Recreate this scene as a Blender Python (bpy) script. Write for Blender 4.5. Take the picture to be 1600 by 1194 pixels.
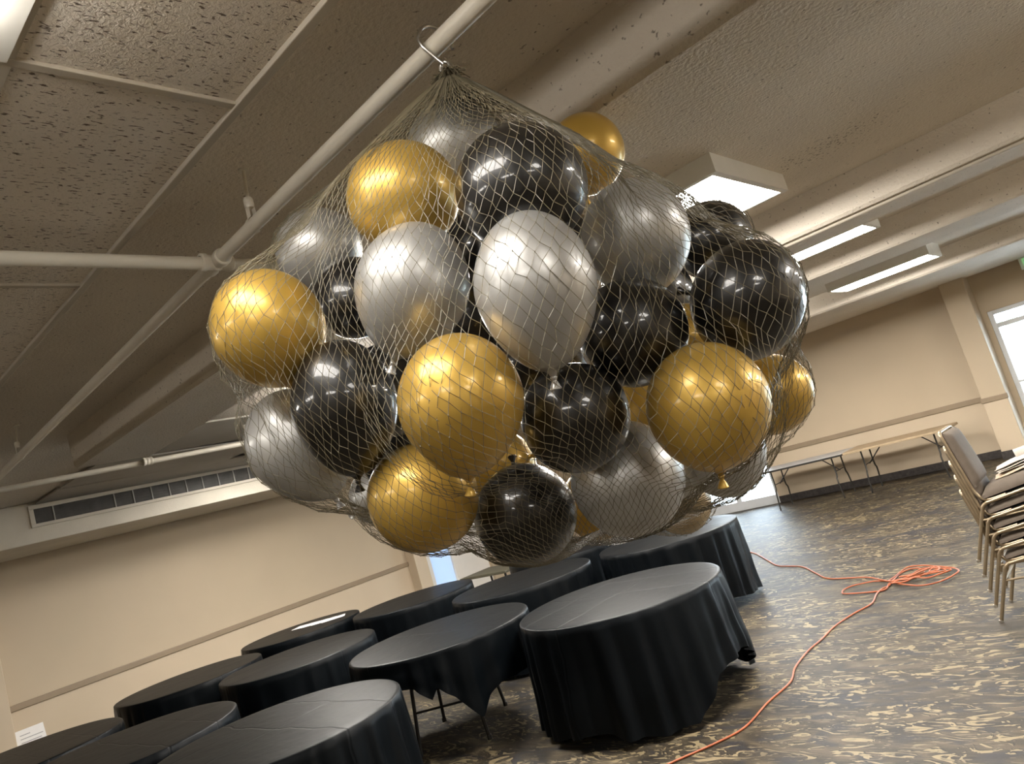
import bpy, bmesh, math, random
from mathutils import Vector, Matrix, noise
from mathutils.bvhtree import BVHTree

for o in list(bpy.data.objects):
    bpy.data.objects.remove(o)
scene = bpy.context.scene
COL = scene.collection
PI = math.pi

# ------------------------------------------------------------------ camera, sky, exposure
cd = bpy.data.cameras.new('camera')
cd.sensor_fit = 'HORIZONTAL'
cd.sensor_width = 36.0
cd.lens = 26.151
cd.clip_start = 0.05
cam = bpy.data.objects.new('camera', cd)
COL.objects.link(cam)
cam.matrix_world = Matrix(((0.70143752, 0.29688015, 0.64795647, 0.0),
                           (0.65351146, 0.09492002, -0.75094138, 0.0),
                           (-0.28444363, 0.95018544, -0.12743411, 1.74),
                           (0, 0, 0, 1)))
scene.camera = cam

SKY_STRENGTH = 13.0
LAMP = 44.0
LAMP_TILE = 13.0
LAMP_COL = (1.0, 0.945, 0.87)
world = bpy.data.worlds.new('daylight')
scene.world = world
world.use_nodes = True
wn = world.node_tree
bg = wn.nodes['Background']
bg.inputs['Color'].default_value = (0.80, 0.90, 1.0, 1)
bg.inputs['Strength'].default_value = SKY_STRENGTH

vs = scene.view_settings
vs.view_transform = 'Standard'
vs.look = 'None'
vs.exposure = 0.5
vs.gamma = 1.0
vs.use_curve_mapping = False
try:
    scene.cycles.use_denoising = True
    scene.cycles.max_bounces = 8
    scene.cycles.diffuse_bounces = 5
    scene.cycles.sample_clamp_indirect = 6.0
except Exception:
    pass


# ------------------------------------------------------------------ materials
def new_mat(name):
    m = bpy.data.materials.new(name)
    m.use_nodes = True
    return m, m.node_tree, m.node_tree.nodes['Principled BSDF']


def setp(p, **kw):
    names = {'rough': 'Roughness', 'metal': 'Metallic', 'spec': 'Specular IOR Level', 'coat': 'Coat Weight',
             'coat_rough': 'Coat Roughness', 'sheen': 'Sheen Weight', 'sheen_rough': 'Sheen Roughness',
             'trans': 'Transmission Weight', 'subsurf': 'Subsurface Weight', 'ior': 'IOR'}
    for k, v in kw.items():
        p.inputs[names[k]].default_value = v


def mat(name, col, var=0.06, vscale=6.0, bump=0.0, bscale=60.0, **kw):
    """plain procedural material: colour with a little noise variation and optional fine relief"""
    m, t, p = new_mat(name)
    N, L = t.nodes, t.links
    tc = N.new('ShaderNodeTexCoord')
    nz = N.new('ShaderNodeTexNoise')
    nz.inputs['Scale'].default_value = vscale
    nz.inputs['Detail'].default_value = 4
    L.new(tc.outputs['Object'], nz.inputs['Vector'])
    rp = N.new('ShaderNodeValToRGB')
    rp.color_ramp.elements[0].position = 0.3
    rp.color_ramp.elements[1].position = 0.7
    rp.color_ramp.elements[0].color = (*[max(0, c * (1 - var)) for c in col], 1)
    rp.color_ramp.elements[1].color = (*[min(1, c * (1 + var)) for c in col], 1)
    L.new(nz.outputs['Fac'], rp.inputs['Fac'])
    L.new(rp.outputs['Color'], p.inputs['Base Color'])
    if bump:
        nb = N.new('ShaderNodeTexNoise')
        nb.inputs['Scale'].default_value = bscale
        nb.inputs['Detail'].default_value = 3
        L.new(tc.outputs['Object'], nb.inputs['Vector'])
        bp = N.new('ShaderNodeBump')
        bp.inputs['Strength'].default_value = bump
        bp.inputs['Distance'].default_value = 0.01
        L.new(nb.outputs['Fac'], bp.inputs['Height'])
        L.new(bp.outputs['Normal'], p.inputs['Normal'])
    setp(p, **kw)
    return m


def emit(name, col, strength):
    m, t, p = new_mat(name)
    p.inputs['Base Color'].default_value = (0.8, 0.8, 0.8, 1)
    p.inputs['Emission Color'].default_value = (*col, 1)
    p.inputs['Emission Strength'].default_value = strength
    return m


def frost_mat():
    m = bpy.data.materials.new('frosted_glass'); m.use_nodes = True
    t = m.node_tree; N, L = t.nodes, t.links
    p = N['Principled BSDF']; p.inputs['Base Color'].default_value = (0.6, 0.72, 0.86, 1); p.inputs['Roughness'].default_value = 0.35
    tl = N.new('ShaderNodeBsdfTranslucent'); tl.inputs['Color'].default_value = (0.10, 0.125, 0.15, 1)
    ad = N.new('ShaderNodeAddShader')
    L.new(p.outputs[0], ad.inputs[0]); L.new(tl.outputs[0], ad.inputs[1])
    L.new(ad.outputs[0], N['Material Output'].inputs['Surface'])
    return m


def concrete_mat():
    """painted popcorn concrete with blotches and one speckled stain"""
    m, t, p = new_mat('popcorn_concrete')
    N, L = t.nodes, t.links
    tc = N.new('ShaderNodeTexCoord')
    n1 = N.new('ShaderNodeTexNoise'); n1.inputs['Scale'].default_value = 1.3; n1.inputs['Detail'].default_value = 5
    L.new(tc.outputs['Object'], n1.inputs['Vector'])
    r1 = N.new('ShaderNodeValToRGB')
    r1.color_ramp.elements[0].position = 0.3; r1.color_ramp.elements[0].color = (0.67, 0.605, 0.515, 1)
    r1.color_ramp.elements[1].position = 0.7; r1.color_ramp.elements[1].color = (0.75, 0.685, 0.59, 1)
    L.new(n1.outputs['Fac'], r1.inputs['Fac'])
    # speckles, everywhere a few, many inside the stain
    n2 = N.new('ShaderNodeTexNoise'); n2.inputs['Scale'].default_value = 55; n2.inputs['Detail'].default_value = 2
    L.new(tc.outputs['Object'], n2.inputs['Vector'])
    vd = N.new('ShaderNodeVectorMath'); vd.operation = 'SUBTRACT'; vd.inputs[1].default_value = (-1.0, 4.22, 2.968)
    L.new(tc.outputs['Object'], vd.inputs[0])
    vs2 = N.new('ShaderNodeVectorMath'); vs2.operation = 'MULTIPLY'; vs2.inputs[1].default_value = (2.6, 5.0, 0.5)
    L.new(vd.outputs['Vector'], vs2.inputs[0])
    ln = N.new('ShaderNodeVectorMath'); ln.operation = 'LENGTH'
    L.new(vs2.outputs['Vector'], ln.inputs[0])
    mr = N.new('ShaderNodeMapRange')
    mr.inputs['From Min'].default_value = 0.0; mr.inputs['From Max'].default_value = 1.3
    mr.inputs['To Min'].default_value = 0.14; mr.inputs['To Max'].default_value = 0.0
    L.new(ln.outputs['Value'], mr.inputs['Value'])
    ad = N.new('ShaderNodeMath'); ad.operation = 'ADD'
    L.new(n2.outputs['Fac'], ad.inputs[0]); L.new(mr.outputs['Result'], ad.inputs[1])
    r2 = N.new('ShaderNodeValToRGB')
    r2.color_ramp.elements[0].position = 0.67; r2.color_ramp.elements[0].color = (0, 0, 0, 1)
    r2.color_ramp.elements[1].position = 0.75; r2.color_ramp.elements[1].color = (0.75, 0.75, 0.75, 1)
    L.new(ad.outputs['Value'], r2.inputs['Fac'])
    mx = N.new('ShaderNodeMix'); mx.data_type = 'RGBA'
    L.new(r2.outputs['Color'], mx.inputs['Factor'])
    L.new(r1.outputs['Color'], mx.inputs['A'])
    mx.inputs['B'].default_value = (0.12, 0.09, 0.065, 1)
    L.new(mx.outputs['Result'], p.inputs['Base Color'])
    n3 = N.new('ShaderNodeTexNoise'); n3.inputs['Scale'].default_value = 75; n3.inputs['Detail'].default_value = 3
    L.new(tc.outputs['Object'], n3.inputs['Vector'])
    bp = N.new('ShaderNodeBump'); bp.inputs['Strength'].default_value = 0.55; bp.inputs['Distance'].default_value = 0.012
    L.new(n3.outputs['Fac'], bp.inputs['Height'])
    L.new(bp.outputs['Normal'], p.inputs['Normal'])
    setp(p, rough=0.75, spec=0.3)
    return m


def tile_mat():
    """mineral-fibre ceiling tile: worm-like fissures and pin holes"""
    m, t, p = new_mat('fissured_ceiling_tile')
    N, L = t.nodes, t.links
    tc = N.new('ShaderNodeTexCoord')
    mp = N.new('ShaderNodeMapping'); mp.inputs['Scale'].default_value = (1.0, 0.32, 1.0)
    mp.inputs['Rotation'].default_value = (0, 0, 0.25)
    L.new(tc.outputs['Object'], mp.inputs['Vector'])
    n1 = N.new('ShaderNodeTexNoise'); n1.inputs['Scale'].default_value = 150; n1.inputs['Detail'].default_value = 2
    n1.inputs['Distortion'].default_value = 0.6
    L.new(mp.outputs['Vector'], n1.inputs['Vector'])
    r1 = N.new('ShaderNodeValToRGB')
    r1.color_ramp.elements[0].position = 0.61; r1.color_ramp.elements[0].color = (0, 0, 0, 1)
    r1.color_ramp.elements[1].position = 0.665; r1.color_ramp.elements[1].color = (1, 1, 1, 1)
    L.new(n1.outputs['Fac'], r1.inputs['Fac'])
    mx = N.new('ShaderNodeMix'); mx.data_type = 'RGBA'
    L.new(r1.outputs['Color'], mx.inputs['Factor'])
    mx.inputs['A'].default_value = (0.78, 0.71, 0.62, 1)
    mx.inputs['B'].default_value = (0.15, 0.11, 0.08, 1)
    L.new(mx.outputs['Result'], p.inputs['Base Color'])
    n2 = N.new('ShaderNodeTexNoise'); n2.inputs['Scale'].default_value = 95; n2.inputs['Detail'].default_value = 2
    n2.inputs['Distortion'].default_value = 0.8
    L.new(tc.outputs['Object'], n2.inputs['Vector'])
    sb = N.new('ShaderNodeMath'); sb.operation = 'SUBTRACT'
    L.new(n2.outputs['Fac'], sb.inputs[0]); L.new(r1.outputs['Color'], sb.inputs[1])
    bp = N.new('ShaderNodeBump'); bp.inputs['Strength'].default_value = 0.6; bp.inputs['Distance'].default_value = 0.008
    L.new(sb.outputs['Value'], bp.inputs['Height'])
    L.new(bp.outputs['Normal'], p.inputs['Normal'])
    setp(p, rough=0.55, spec=0.45)
    return m


def carpet_mat():
    m, t, p = new_mat('streaked_carpet')
    N, L = t.nodes, t.links
    tc = N.new('ShaderNodeTexCoord')

    def nz(scale, sx, sy, detail=3, dist=0.0, rot=0.0, loc=(0, 0, 0)):
        mp = N.new('ShaderNodeMapping')
        mp.inputs['Scale'].default_value = (sx, sy, 1)
        mp.inputs['Rotation'].default_value = (0, 0, rot)
        mp.inputs['Location'].default_value = loc
        L.new(tc.outputs['Object'], mp.inputs['Vector'])
        n = N.new('ShaderNodeTexNoise')
        n.inputs['Scale'].default_value = scale
        n.inputs['Detail'].default_value = detail
        n.inputs['Distortion'].default_value = dist
        L.new(mp.outputs['Vector'], n.inputs['Vector'])
        return n.outputs['Fac']

    def ramp(fac, stops):
        r = N.new('ShaderNodeValToRGB')
        e = r.color_ramp.elements
        while len(e) < len(stops):
            e.new(0.5)
        for i, (pos, c) in enumerate(stops):
            e[i].position = pos
            e[i].color = (*c, 1) if len(c) == 3 else c
        L.new(fac, r.inputs['Fac'])
        return r.outputs['Color']

    def mix(fac, a, b):
        mx = N.new('ShaderNodeMix'); mx.data_type = 'RGBA'
        L.new(fac, mx.inputs['Factor'])
        for s, v in (('A', a), ('B', b)):
            if isinstance(v, tuple):
                mx.inputs[s].default_value = (*v, 1)
            else:
                L.new(v, mx.inputs[s])
        return mx.outputs['Result']

    def mul(a, b):
        mm = N.new('ShaderNodeMath'); mm.operation = 'MULTIPLY'; mm.use_clamp = True
        L.new(a, mm.inputs[0]); L.new(b, mm.inputs[1])
        return mm.outputs['Value']

    base = ramp(nz(1.0, 2.4, 6.0, 6, 1.4), [(0.32, (0.012, 0.0095, 0.007)), (0.5, (0.036, 0.028, 0.0175)), (0.68, (0.075, 0.058, 0.035))])
    slate = ramp(nz(1.0, 1.7, 4.2, 5, 1.5, 0.05, (7, 3, 0)), [(0.50, (0, 0, 0)), (0.60, (0.85, 0.85, 0.85))])
    c1 = mix(slate, base, (0.017, 0.0165, 0.019))
    fine = ramp(nz(1.0, 9, 70, 3, 0.4), [(0.35, (0.80, 0.80, 0.80)), (0.65, (1.15, 1.15, 1.15))])
    mm = N.new('ShaderNodeMix'); mm.data_type = 'RGBA'; mm.blend_type = 'MULTIPLY'; mm.inputs['Factor'].default_value = 1
    L.new(c1, mm.inputs['A']); L.new(fine, mm.inputs['B'])
    c1 = mm.outputs['Result']
    clump = ramp(nz(1.0, 1.5, 3.4, 4, 0.8, 0.0, (2, 9, 0)), [(0.41, (0, 0, 0)), (0.50, (1, 1, 1))])
    # dark outlines then gold chips
    chips_d = ramp(nz(1.0, 4.2, 9.8, 2.6, 3.4, 0.12), [(0.55, (0, 0, 0)), (0.57, (1, 1, 1)), (0.60, (1, 1, 1)), (0.62, (0, 0, 0))])
    chips = ramp(nz(1.0, 4.2, 9.8, 2.6, 3.4, 0.12, (0.0, 0.07, 0)), [(0.565, (0, 0, 0)), (0.59, (1, 1, 1))])
    strk = ramp(nz(1.0, 4.0, 17, 3, 2.6, 0.05, (5, 1, 0)), [(0.62, (0, 0, 0)), (0.65, (1, 1, 1))])
    c2 = mix(mul(chips_d, clump), c1, (0.008, 0.0065, 0.005))
    c3 = mix(mul(chips, clump), c2, (0.185, 0.148, 0.086))
    c4 = mix(strk, c3, (0.10, 0.082, 0.052))
    L.new(c4, p.inputs['Base Color'])
    nb = N.new('ShaderNodeTexNoise'); nb.inputs['Scale'].default_value = 350
    L.new(tc.outputs['Object'], nb.inputs['Vector'])
    bp = N.new('ShaderNodeBump'); bp.inputs['Strength'].default_value = 0.25; bp.inputs['Distance'].default_value = 0.004
    L.new(nb.outputs['Fac'], bp.inputs['Height']); L.new(bp.outputs['Normal'], p.inputs['Normal'])
    setp(p, rough=0.56, spec=0.30)
    return m


def cloth_mat():
    """black polyester tablecloth with pressed fold creases"""
    m, t, p = new_mat('black_cloth')
    N, L = t.nodes, t.links
    tc = N.new('ShaderNodeTexCoord')
    n0 = N.new('ShaderNodeTexNoise'); n0.inputs['Scale'].default_value = 2.2; n0.inputs['Detail'].default_value = 3
    L.new(tc.outputs['Object'], n0.inputs['Vector'])
    r0 = N.new('ShaderNodeValToRGB')
    r0.color_ramp.elements[0].color = (0.0016, 0.0024, 0.0034, 1)
    r0.color_ramp.elements[1].color = (0.003, 0.0044, 0.0056, 1)
    L.new(n0.outputs['Fac'], r0.inputs['Fac'])
    L.new(r0.outputs['Color'], p.inputs['Base Color'])
    # creases: thin ridges where |x-c| or |y-c| is small, wobbling
    sep = N.new('ShaderNodeSeparateXYZ')
    wob = N.new('ShaderNodeTexNoise'); wob.inputs['Scale'].default_value = 3.0
    L.new(tc.outputs['Object'], wob.inputs['Vector'])
    wv = N.new('ShaderNodeVectorMath'); wv.operation = 'SCALE'; wv.inputs['Scale'].default_value = 0.10
    L.new(wob.outputs['Color'], wv.inputs[0])
    av = N.new('ShaderNodeVectorMath'); av.operation = 'ADD'
    L.new(tc.outputs['Object'], av.inputs[0]); L.new(wv.outputs['Vector'], av.inputs[1])
    L.new(av.outputs['Vector'], sep.inputs[0])
    total = None
    for axis, c in (('X', 0.05), ('Y', 0.05), ('X', -0.33), ('Y', 0.42)):
        s = N.new('ShaderNodeMath'); s.operation = 'SUBTRACT'; s.inputs[1].default_value = c
        L.new(sep.outputs[axis], s.inputs[0])
        a = N.new('ShaderNodeMath'); a.operation = 'ABSOLUTE'; L.new(s.outputs[0], a.inputs[0])
        r = N.new('ShaderNodeMapRange'); r.interpolation_type = 'SMOOTHSTEP'
        r.inputs['From Min'].default_value = 0.0; r.inputs['From Max'].default_value = 0.012
        r.inputs['To Min'].default_value = 0.0; r.inputs['To Max'].default_value = 1.0
        L.new(a.outputs[0], r.inputs['Value'])
        if total is None:
            total = r.outputs['Result']
        else:
            ad = N.new('ShaderNodeMath'); ad.operation = 'ADD'
            L.new(total, ad.inputs[0]); L.new(r.outputs['Result'], ad.inputs[1]); total = ad.outputs[0]
    bp = N.new('ShaderNodeBump'); bp.inputs['Strength'].default_value = 0.35; bp.inputs['Distance'].default_value = 0.005
    L.new(total, bp.inputs['Height'])
    n2 = N.new('ShaderNodeTexNoise'); n2.inputs['Scale'].default_value = 9; n2.inputs['Detail'].default_value = 2
    L.new(tc.outputs['Object'], n2.inputs['Vector'])
    bp2 = N.new('ShaderNodeBump'); bp2.inputs['Strength'].default_value = 0.12; bp2.inputs['Distance'].default_value = 0.02
    L.new(n2.outputs['Fac'], bp2.inputs['Height'])
    L.new(bp.outputs['Normal'], bp2.inputs['Normal'])
    L.new(bp2.outputs['Normal'], p.inputs['Normal'])
    setp(p, rough=0.42, spec=0.11)
    return m


def latex_mat(name, col, metal, rough, coat, crough, edge=None):
    """balloon latex: pearly base under a glossy coat, a little thicker-looking colour at grazing angles"""
    m, t, p = new_mat(name)
    N, L = t.nodes, t.links
    tc = N.new('ShaderNodeTexCoord')
    nz = N.new('ShaderNodeTexNoise'); nz.inputs['Scale'].default_value = 5; nz.inputs['Detail'].default_value = 3
    L.new(tc.outputs['Object'], nz.inputs['Vector'])
    rp = N.new('ShaderNodeValToRGB')
    rp.color_ramp.elements[0].position = 0.3; rp.color_ramp.elements[1].position = 0.7
    rp.color_ramp.elements[0].color = (*[c * 0.94 for c in col], 1)
    rp.color_ramp.elements[1].color = (*[min(1, c * 1.05) for c in col], 1)
    L.new(nz.outputs['Fac'], rp.inputs['Fac'])
    L.new(rp.outputs['Color'], p.inputs['Base Color'])
    setp(p, metal=metal, rough=rough, coat=coat, coat_rough=crough)
    return m


def glass_mat():
    m = bpy.data.materials.new('window_glass'); m.use_nodes = True
    t = m.node_tree; N, L = t.nodes, t.links
    N.remove(N['Principled BSDF'])
    out = N['Material Output']
    tr = N.new('ShaderNodeBsdfTransparent'); tr.inputs['Color'].default_value = (0.94, 0.97, 0.98, 1)
    gl = N.new('ShaderNodeBsdfGlossy'); gl.inputs['Roughness'].default_value = 0.02
    fr = N.new('ShaderNodeFresnel'); fr.inputs['IOR'].default_value = 1.45
    mx = N.new('ShaderNodeMixShader')
    L.new(fr.outputs[0], mx.inputs[0]); L.new(tr.outputs[0], mx.inputs[1]); L.new(gl.outputs[0], mx.inputs[2])
    L.new(mx.outputs[0], out.inputs['Surface'])
    return m


M = dict(
    concrete=concrete_mat(), tile=tile_mat(), carpet=carpet_mat(), cloth=cloth_mat(), glass=glass_mat(),
    wall=mat('tan_wall_paint', (0.50, 0.41, 0.295), 0.03, 1.5, 0.06, 120, rough=0.55, spec=0.35),
    wall_low=mat('light_tan_wainscot_paint', (0.56, 0.46, 0.335), 0.03, 1.5, 0.06, 120, rough=0.55, spec=0.35),
    rail=mat('brown_rail_paint', (0.27, 0.205, 0.135), 0.05, 5, rough=0.45),
    base=mat('dark_carpet_base', (0.045, 0.038, 0.035), 0.35, 25, 0.2, 90, rough=0.7),
    tee=mat('cream_tee_bar', (0.50, 0.45, 0.37), 0.03, 8, rough=0.5),
    pipe=mat('cream_pipe_paint', (0.72, 0.67, 0.57), 0.05, 7, 0.1, 60, rough=0.35),
    white=mat('white_enamel', (0.74, 0.72, 0.66), 0.03, 6, rough=0.4),
    soffit=mat('off_white_soffit', (0.62, 0.57, 0.48), 0.06, 3, 0.25, 90, rough=0.6),
    grey_tile=mat('grey_ceiling_panel', (0.40, 0.37, 0.32), 0.06, 3, 0.3, 90, rough=0.7),
    lamp=emit('lamp_diffuser', LAMP_COL, LAMP), lamp_tile=emit('troffer_diffuser', LAMP_COL, LAMP_TILE),
    steel=mat('galvanised_steel', (0.62, 0.60, 0.57), 0.12, 30, rough=0.28, metal=1.0),
    duct=mat('dark_duct', (0.055, 0.052, 0.047), 0.35, 9, rough=0.6),
    blade=mat('grille_blade', (0.34, 0.33, 0.30), 0.12, 9, rough=0.5),
    alu=mat('white_aluminium_frame', (0.66, 0.68, 0.70), 0.03, 6, rough=0.4),
    silver=latex_mat('silver_latex', (0.52, 0.515, 0.50), 0.6, 0.40, 0.4, 0.12),
    gold=latex_mat('gold_latex', (0.59, 0.375, 0.075), 0.5, 0.40, 0.4, 0.12),
    black=latex_mat('black_latex', (0.0045, 0.0042, 0.0040), 0.0, 0.36, 0.8, 0.06),
    net=mat('olive_tan_cord', (0.15, 0.128, 0.080), 0.25, 40, rough=0.4),
    leg=mat('dark_leg_steel', (0.05, 0.047, 0.043), 0.1, 10, rough=0.4, metal=0.6),
    woodtop=mat('tan_laminate', (0.36, 0.27, 0.165), 0.12, 14, rough=0.5),
    greytop=mat('grey_laminate', (0.42, 0.42, 0.43), 0.05, 14, rough=0.4),
    bronze=mat('bronze_chair_tube', (0.30, 0.235, 0.155), 0.08, 20, rough=0.35, metal=0.75),
    vinyl=mat('taupe_vinyl', (0.105, 0.083, 0.064), 0.08, 20, 0.08, 200, rough=0.75, spec=0.3),
    pan=mat('black_seat_pan', (0.02, 0.018, 0.018), 0.2, 10, rough=0.6),
    orange=mat('orange_cord_vinyl', (0.33, 0.085, 0.030), 0.1, 20, rough=0.38),
    paper=mat('white_paper', (0.82, 0.81, 0.79), 0.02, 10, rough=0.7),
    ink=mat('grey_ink', (0.35, 0.35, 0.36), 0.05, 10, rough=0.7),
    tan_cloth=mat('tan_folded_cloth', (0.52, 0.41, 0.30), 0.05, 12, 0.1, 200, rough=0.8),
    cream_cloth=mat('cream_folded_cloth', (0.72, 0.67, 0.60), 0.04, 12, 0.1, 200, rough=0.8),
    grey_cloth=mat('grey_rolled_mat', (0.46, 0.43, 0.39), 0.05, 12, 0.1, 200, rough=0.8),
    green=emit('exit_green', (0.10, 0.55, 0.16), 0.55),
    sign=mat('exit_white_face', (0.75, 0.80, 0.74), 0.02, 10, rough=0.4),
    pale=mat('pale_door_paint', (0.82, 0.79, 0.74), 0.02, 4, rough=0.45),
    paving=mat('outdoor_paving', (0.55, 0.55, 0.54), 0.08, 4, rough=0.8),
    leaf=mat('hedge_leaf', (0.38, 0.46, 0.32), 0.3, 12, rough=0.7),
    frost=frost_mat(),
    olive=mat('olive_table_top', (0.075, 0.068, 0.045), 0.1, 10, rough=0.5),
)


# ------------------------------------------------------------------ mesh helpers
class MB:
    """collects vertices and faces of ONE mesh"""
    def __init__(self):
        self.v, self.f = [], []

    def add(self, v, f):
        n = len(self.v)
        self.v += [tuple(p) for p in v]
        self.f += [tuple(i + n for i in q) for q in f]
        return self

    def box(self, lo, hi):
        x0, y0, z0 = lo; x1, y1, z1 = hi
        v = [(x0, y0, z0), (x1, y0, z0), (x1, y1, z0), (x0, y1, z0), (x0, y0, z1), (x1, y0, z1), (x1, y1, z1), (x0, y1, z1)]
        f = [(3, 2, 1, 0), (4, 5, 6, 7), (0, 1, 5, 4), (1, 2, 6, 5), (2, 3, 7, 6), (3, 0, 4, 7)]
        return self.add(v, f)

    def bbox(self, lo, hi, b=0.004):
        """box with chamfered edges"""
        bm = bmesh.new()
        bmesh.ops.create_cube(bm, size=1)
        c = [(a + d) / 2 for a, d in zip(lo, hi)]; s = [abs(d - a) for a, d in zip(lo, hi)]
        for v in bm.verts:
            v.co = Vector((c[i] + v.co[i] * s[i] for i in range(3)))
        bmesh.ops.bevel(bm, geom=list(bm.edges), offset=min(b, min(s) * 0.45), segments=2, affect='EDGES', profile=0.5)
        bm.verts.index_update()
        self.add([v.co[:] for v in bm.verts], [[v.index for v in f.verts] for f in bm.faces])
        bm.free()
        return self

    def tube(self, pts, r, n=8, caps=True, closed=False):
        pts = [Vector(p) for p in pts]
        rs = r if isinstance(r, (list, tuple)) else [r] * len(pts)
        N = len(pts)
        T = []
        for i in range(N):
            a = pts[(i - 1) % N] if (closed or i > 0) else pts[i]
            b = pts[(i + 1) % N] if (closed or i < N - 1) else pts[i]
            d = (b - a)
            T.append(d.normalized() if d.length > 1e-9 else Vector((0, 0, 1)))
        up = Vector((0, 0, 1)) if abs(T[0].z) < 0.9 else Vector((1, 0, 0))
        u = T[0].cross(up).normalized()
        v, f = [], []
        for i in range(N):
            u = (u - T[i] * u.dot(T[i]))
            u = u.normalized() if u.length > 1e-6 else T[i].orthogonal().normalized()
            w = T[i].cross(u)
            for k in range(n):
                a = 2 * PI * k / n
                v.append(pts[i] + (u * math.cos(a) + w * math.sin(a)) * rs[i])
        for i in range(N if closed else N - 1):
            j = (i + 1) % N
            for k in range(n):
                f.append((i * n + k, i * n + (k + 1) % n, j * n + (k + 1) % n, j * n + k))
        if caps and not closed:
            f.append(tuple(reversed(range(n))))
            f.append(tuple((N - 1) * n + k for k in range(n)))
        return self.add(v, f)

    def lathe(self, prof, origin, axis, n=24):
        """prof: list of (radius, distance along axis)"""
        a = Vector(axis).normalized(); o = Vector(origin)
        u = a.orthogonal().normalized(); w = a.cross(u)
        v, f = [], []
        for (r, h) in prof:
            for k in range(n):
                t = 2 * PI * k / n
                v.append(o + a * h + (u * math.cos(t) + w * math.sin(t)) * r)
        for i in range(len(prof) - 1):
            for k in range(n):
                f.append((i * n + k, i * n + (k + 1) % n, (i + 1) * n + (k + 1) % n, (i + 1) * n + k))
        return self.add(v, f)


def smooth_path(pts, per=6):
    """Catmull-Rom through points"""
    P = [Vector(p) for p in pts]
    out = []
    for i in range(len(P) - 1):
        p0 = P[max(i - 1, 0)]; p1 = P[i]; p2 = P[i + 1]; p3 = P[min(i + 2, len(P) - 1)]
        for k in range(per):
            t = k / per
            out.append(0.5 * ((2 * p1) + (p2 - p0) * t + (2 * p0 - 5 * p1 + 4 * p2 - p3) * t * t + (3 * p1 - p0 - 3 * p2 + p3) * t ** 3))
    out.append(P[-1])
    return out


def wloc(o):
    v = Vector((0, 0, 0))
    while o is not None:
        v += o.location; o = o.parent
    return v


def build(name, mb, m, parent=None, smooth=False, loc=None, label=None, cat=None, group=None, kind=None, angle=None):
    """link the collected mesh (in world coordinates) as ONE object; loc = its origin"""
    org = Vector(loc) if loc is not None else (wloc(parent) if parent else Vector((0, 0, 0)))
    me = bpy.data.meshes.new(name)
    me.from_pydata([(p[0] - org.x, p[1] - org.y, p[2] - org.z) for p in mb.v], [], mb.f)
    me.update()
    me.materials.append(m)
    o = bpy.data.objects.new(name, me)
    COL.objects.link(o)
    if parent:
        o.parent = parent
        o.location = org - wloc(parent)
    else:
        o.location = org
    if smooth:
        for p in me.polygons:
            p.use_smooth = True
        if angle:
            try:
                me.set_sharp_from_angle(angle=angle)
            except Exception:
                pass
    tag(o, label, cat, group, kind)
    return o


def tag(o, label=None, cat=None, group=None, kind=None):
    if label: o['label'] = label
    if cat: o['category'] = cat
    if group: o['group'] = group
    if kind: o['kind'] = kind
    return o


def thing(name, loc, label, cat, group=None, kind=None):
    o = bpy.data.objects.new(name, None)
    o.empty_display_size = 0.05
    COL.objects.link(o)
    o.location = loc
    return tag(o, label, cat, group, kind)


def struct(name, mb, m, label, loc=None, parent=None, smooth=False):
    return build(name, mb, m, parent, smooth, loc, label, None, None, 'structure')


def copy_tree(o, parent=None):
    c = o.copy(); COL.objects.link(c); c.parent = parent
    for ch in list(o.children):
        copy_tree(ch, c)
    return c


# ------------------------------------------------------------------ room shell
XL, XR, YB, YF = -10.44, 4.6, -5.2, 13.04
ZS, ZB, ZT = 2.968, 2.7225, 2.866

struct('floor', MB().box((XL - 0.3, YB - 0.2, -0.12), (XR + 0.2, YF + 0.5, 0.0)), M['carpet'],
       'brown carpet with gold streaks covering the hall')
struct('ceiling', MB().box((XL - 0.3, YB - 0.2, ZS), (XR + 0.2, YF + 0.5, ZS + 0.25)), M['concrete'],
       'textured brown concrete slab between the beams')

# left wall: upper paint, lower wainscot, rail
struct('wall_left', MB().box((XL - 0.2, YB, 0.0), (XL, 8.2, ZS)), M['wall'], 'tan wall along the left of the hall')
lw = bpy.data.objects['wall_left']
struct('wainscot', MB().box((XL, 2.18, 0.0), (XL + 0.012, 8.1, 0.89)), M['wall_low'], None, parent=lw)
struct('trim_left', MB().bbox((XL, 2.18, 0.875), (XL + 0.035, 8.12, 0.945), 0.008), M['rail'], 'brown chair rail along the left wall')
struct('trim_pilaster_left', MB().bbox((XL, 1.6, 0.0), (XL + 0.28, 2.18, ZS), 0.01), M['wall_low'],
       'light tan pilaster at the left edge of the photo')
struct('trim_pilaster_corner', MB().bbox((XL, 8.1, 0.0), (XL + 0.22, 8.36, ZS), 0.01), M['wall_low'],
       'tan pilaster where the left wall ends at the pale doorway')

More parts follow.
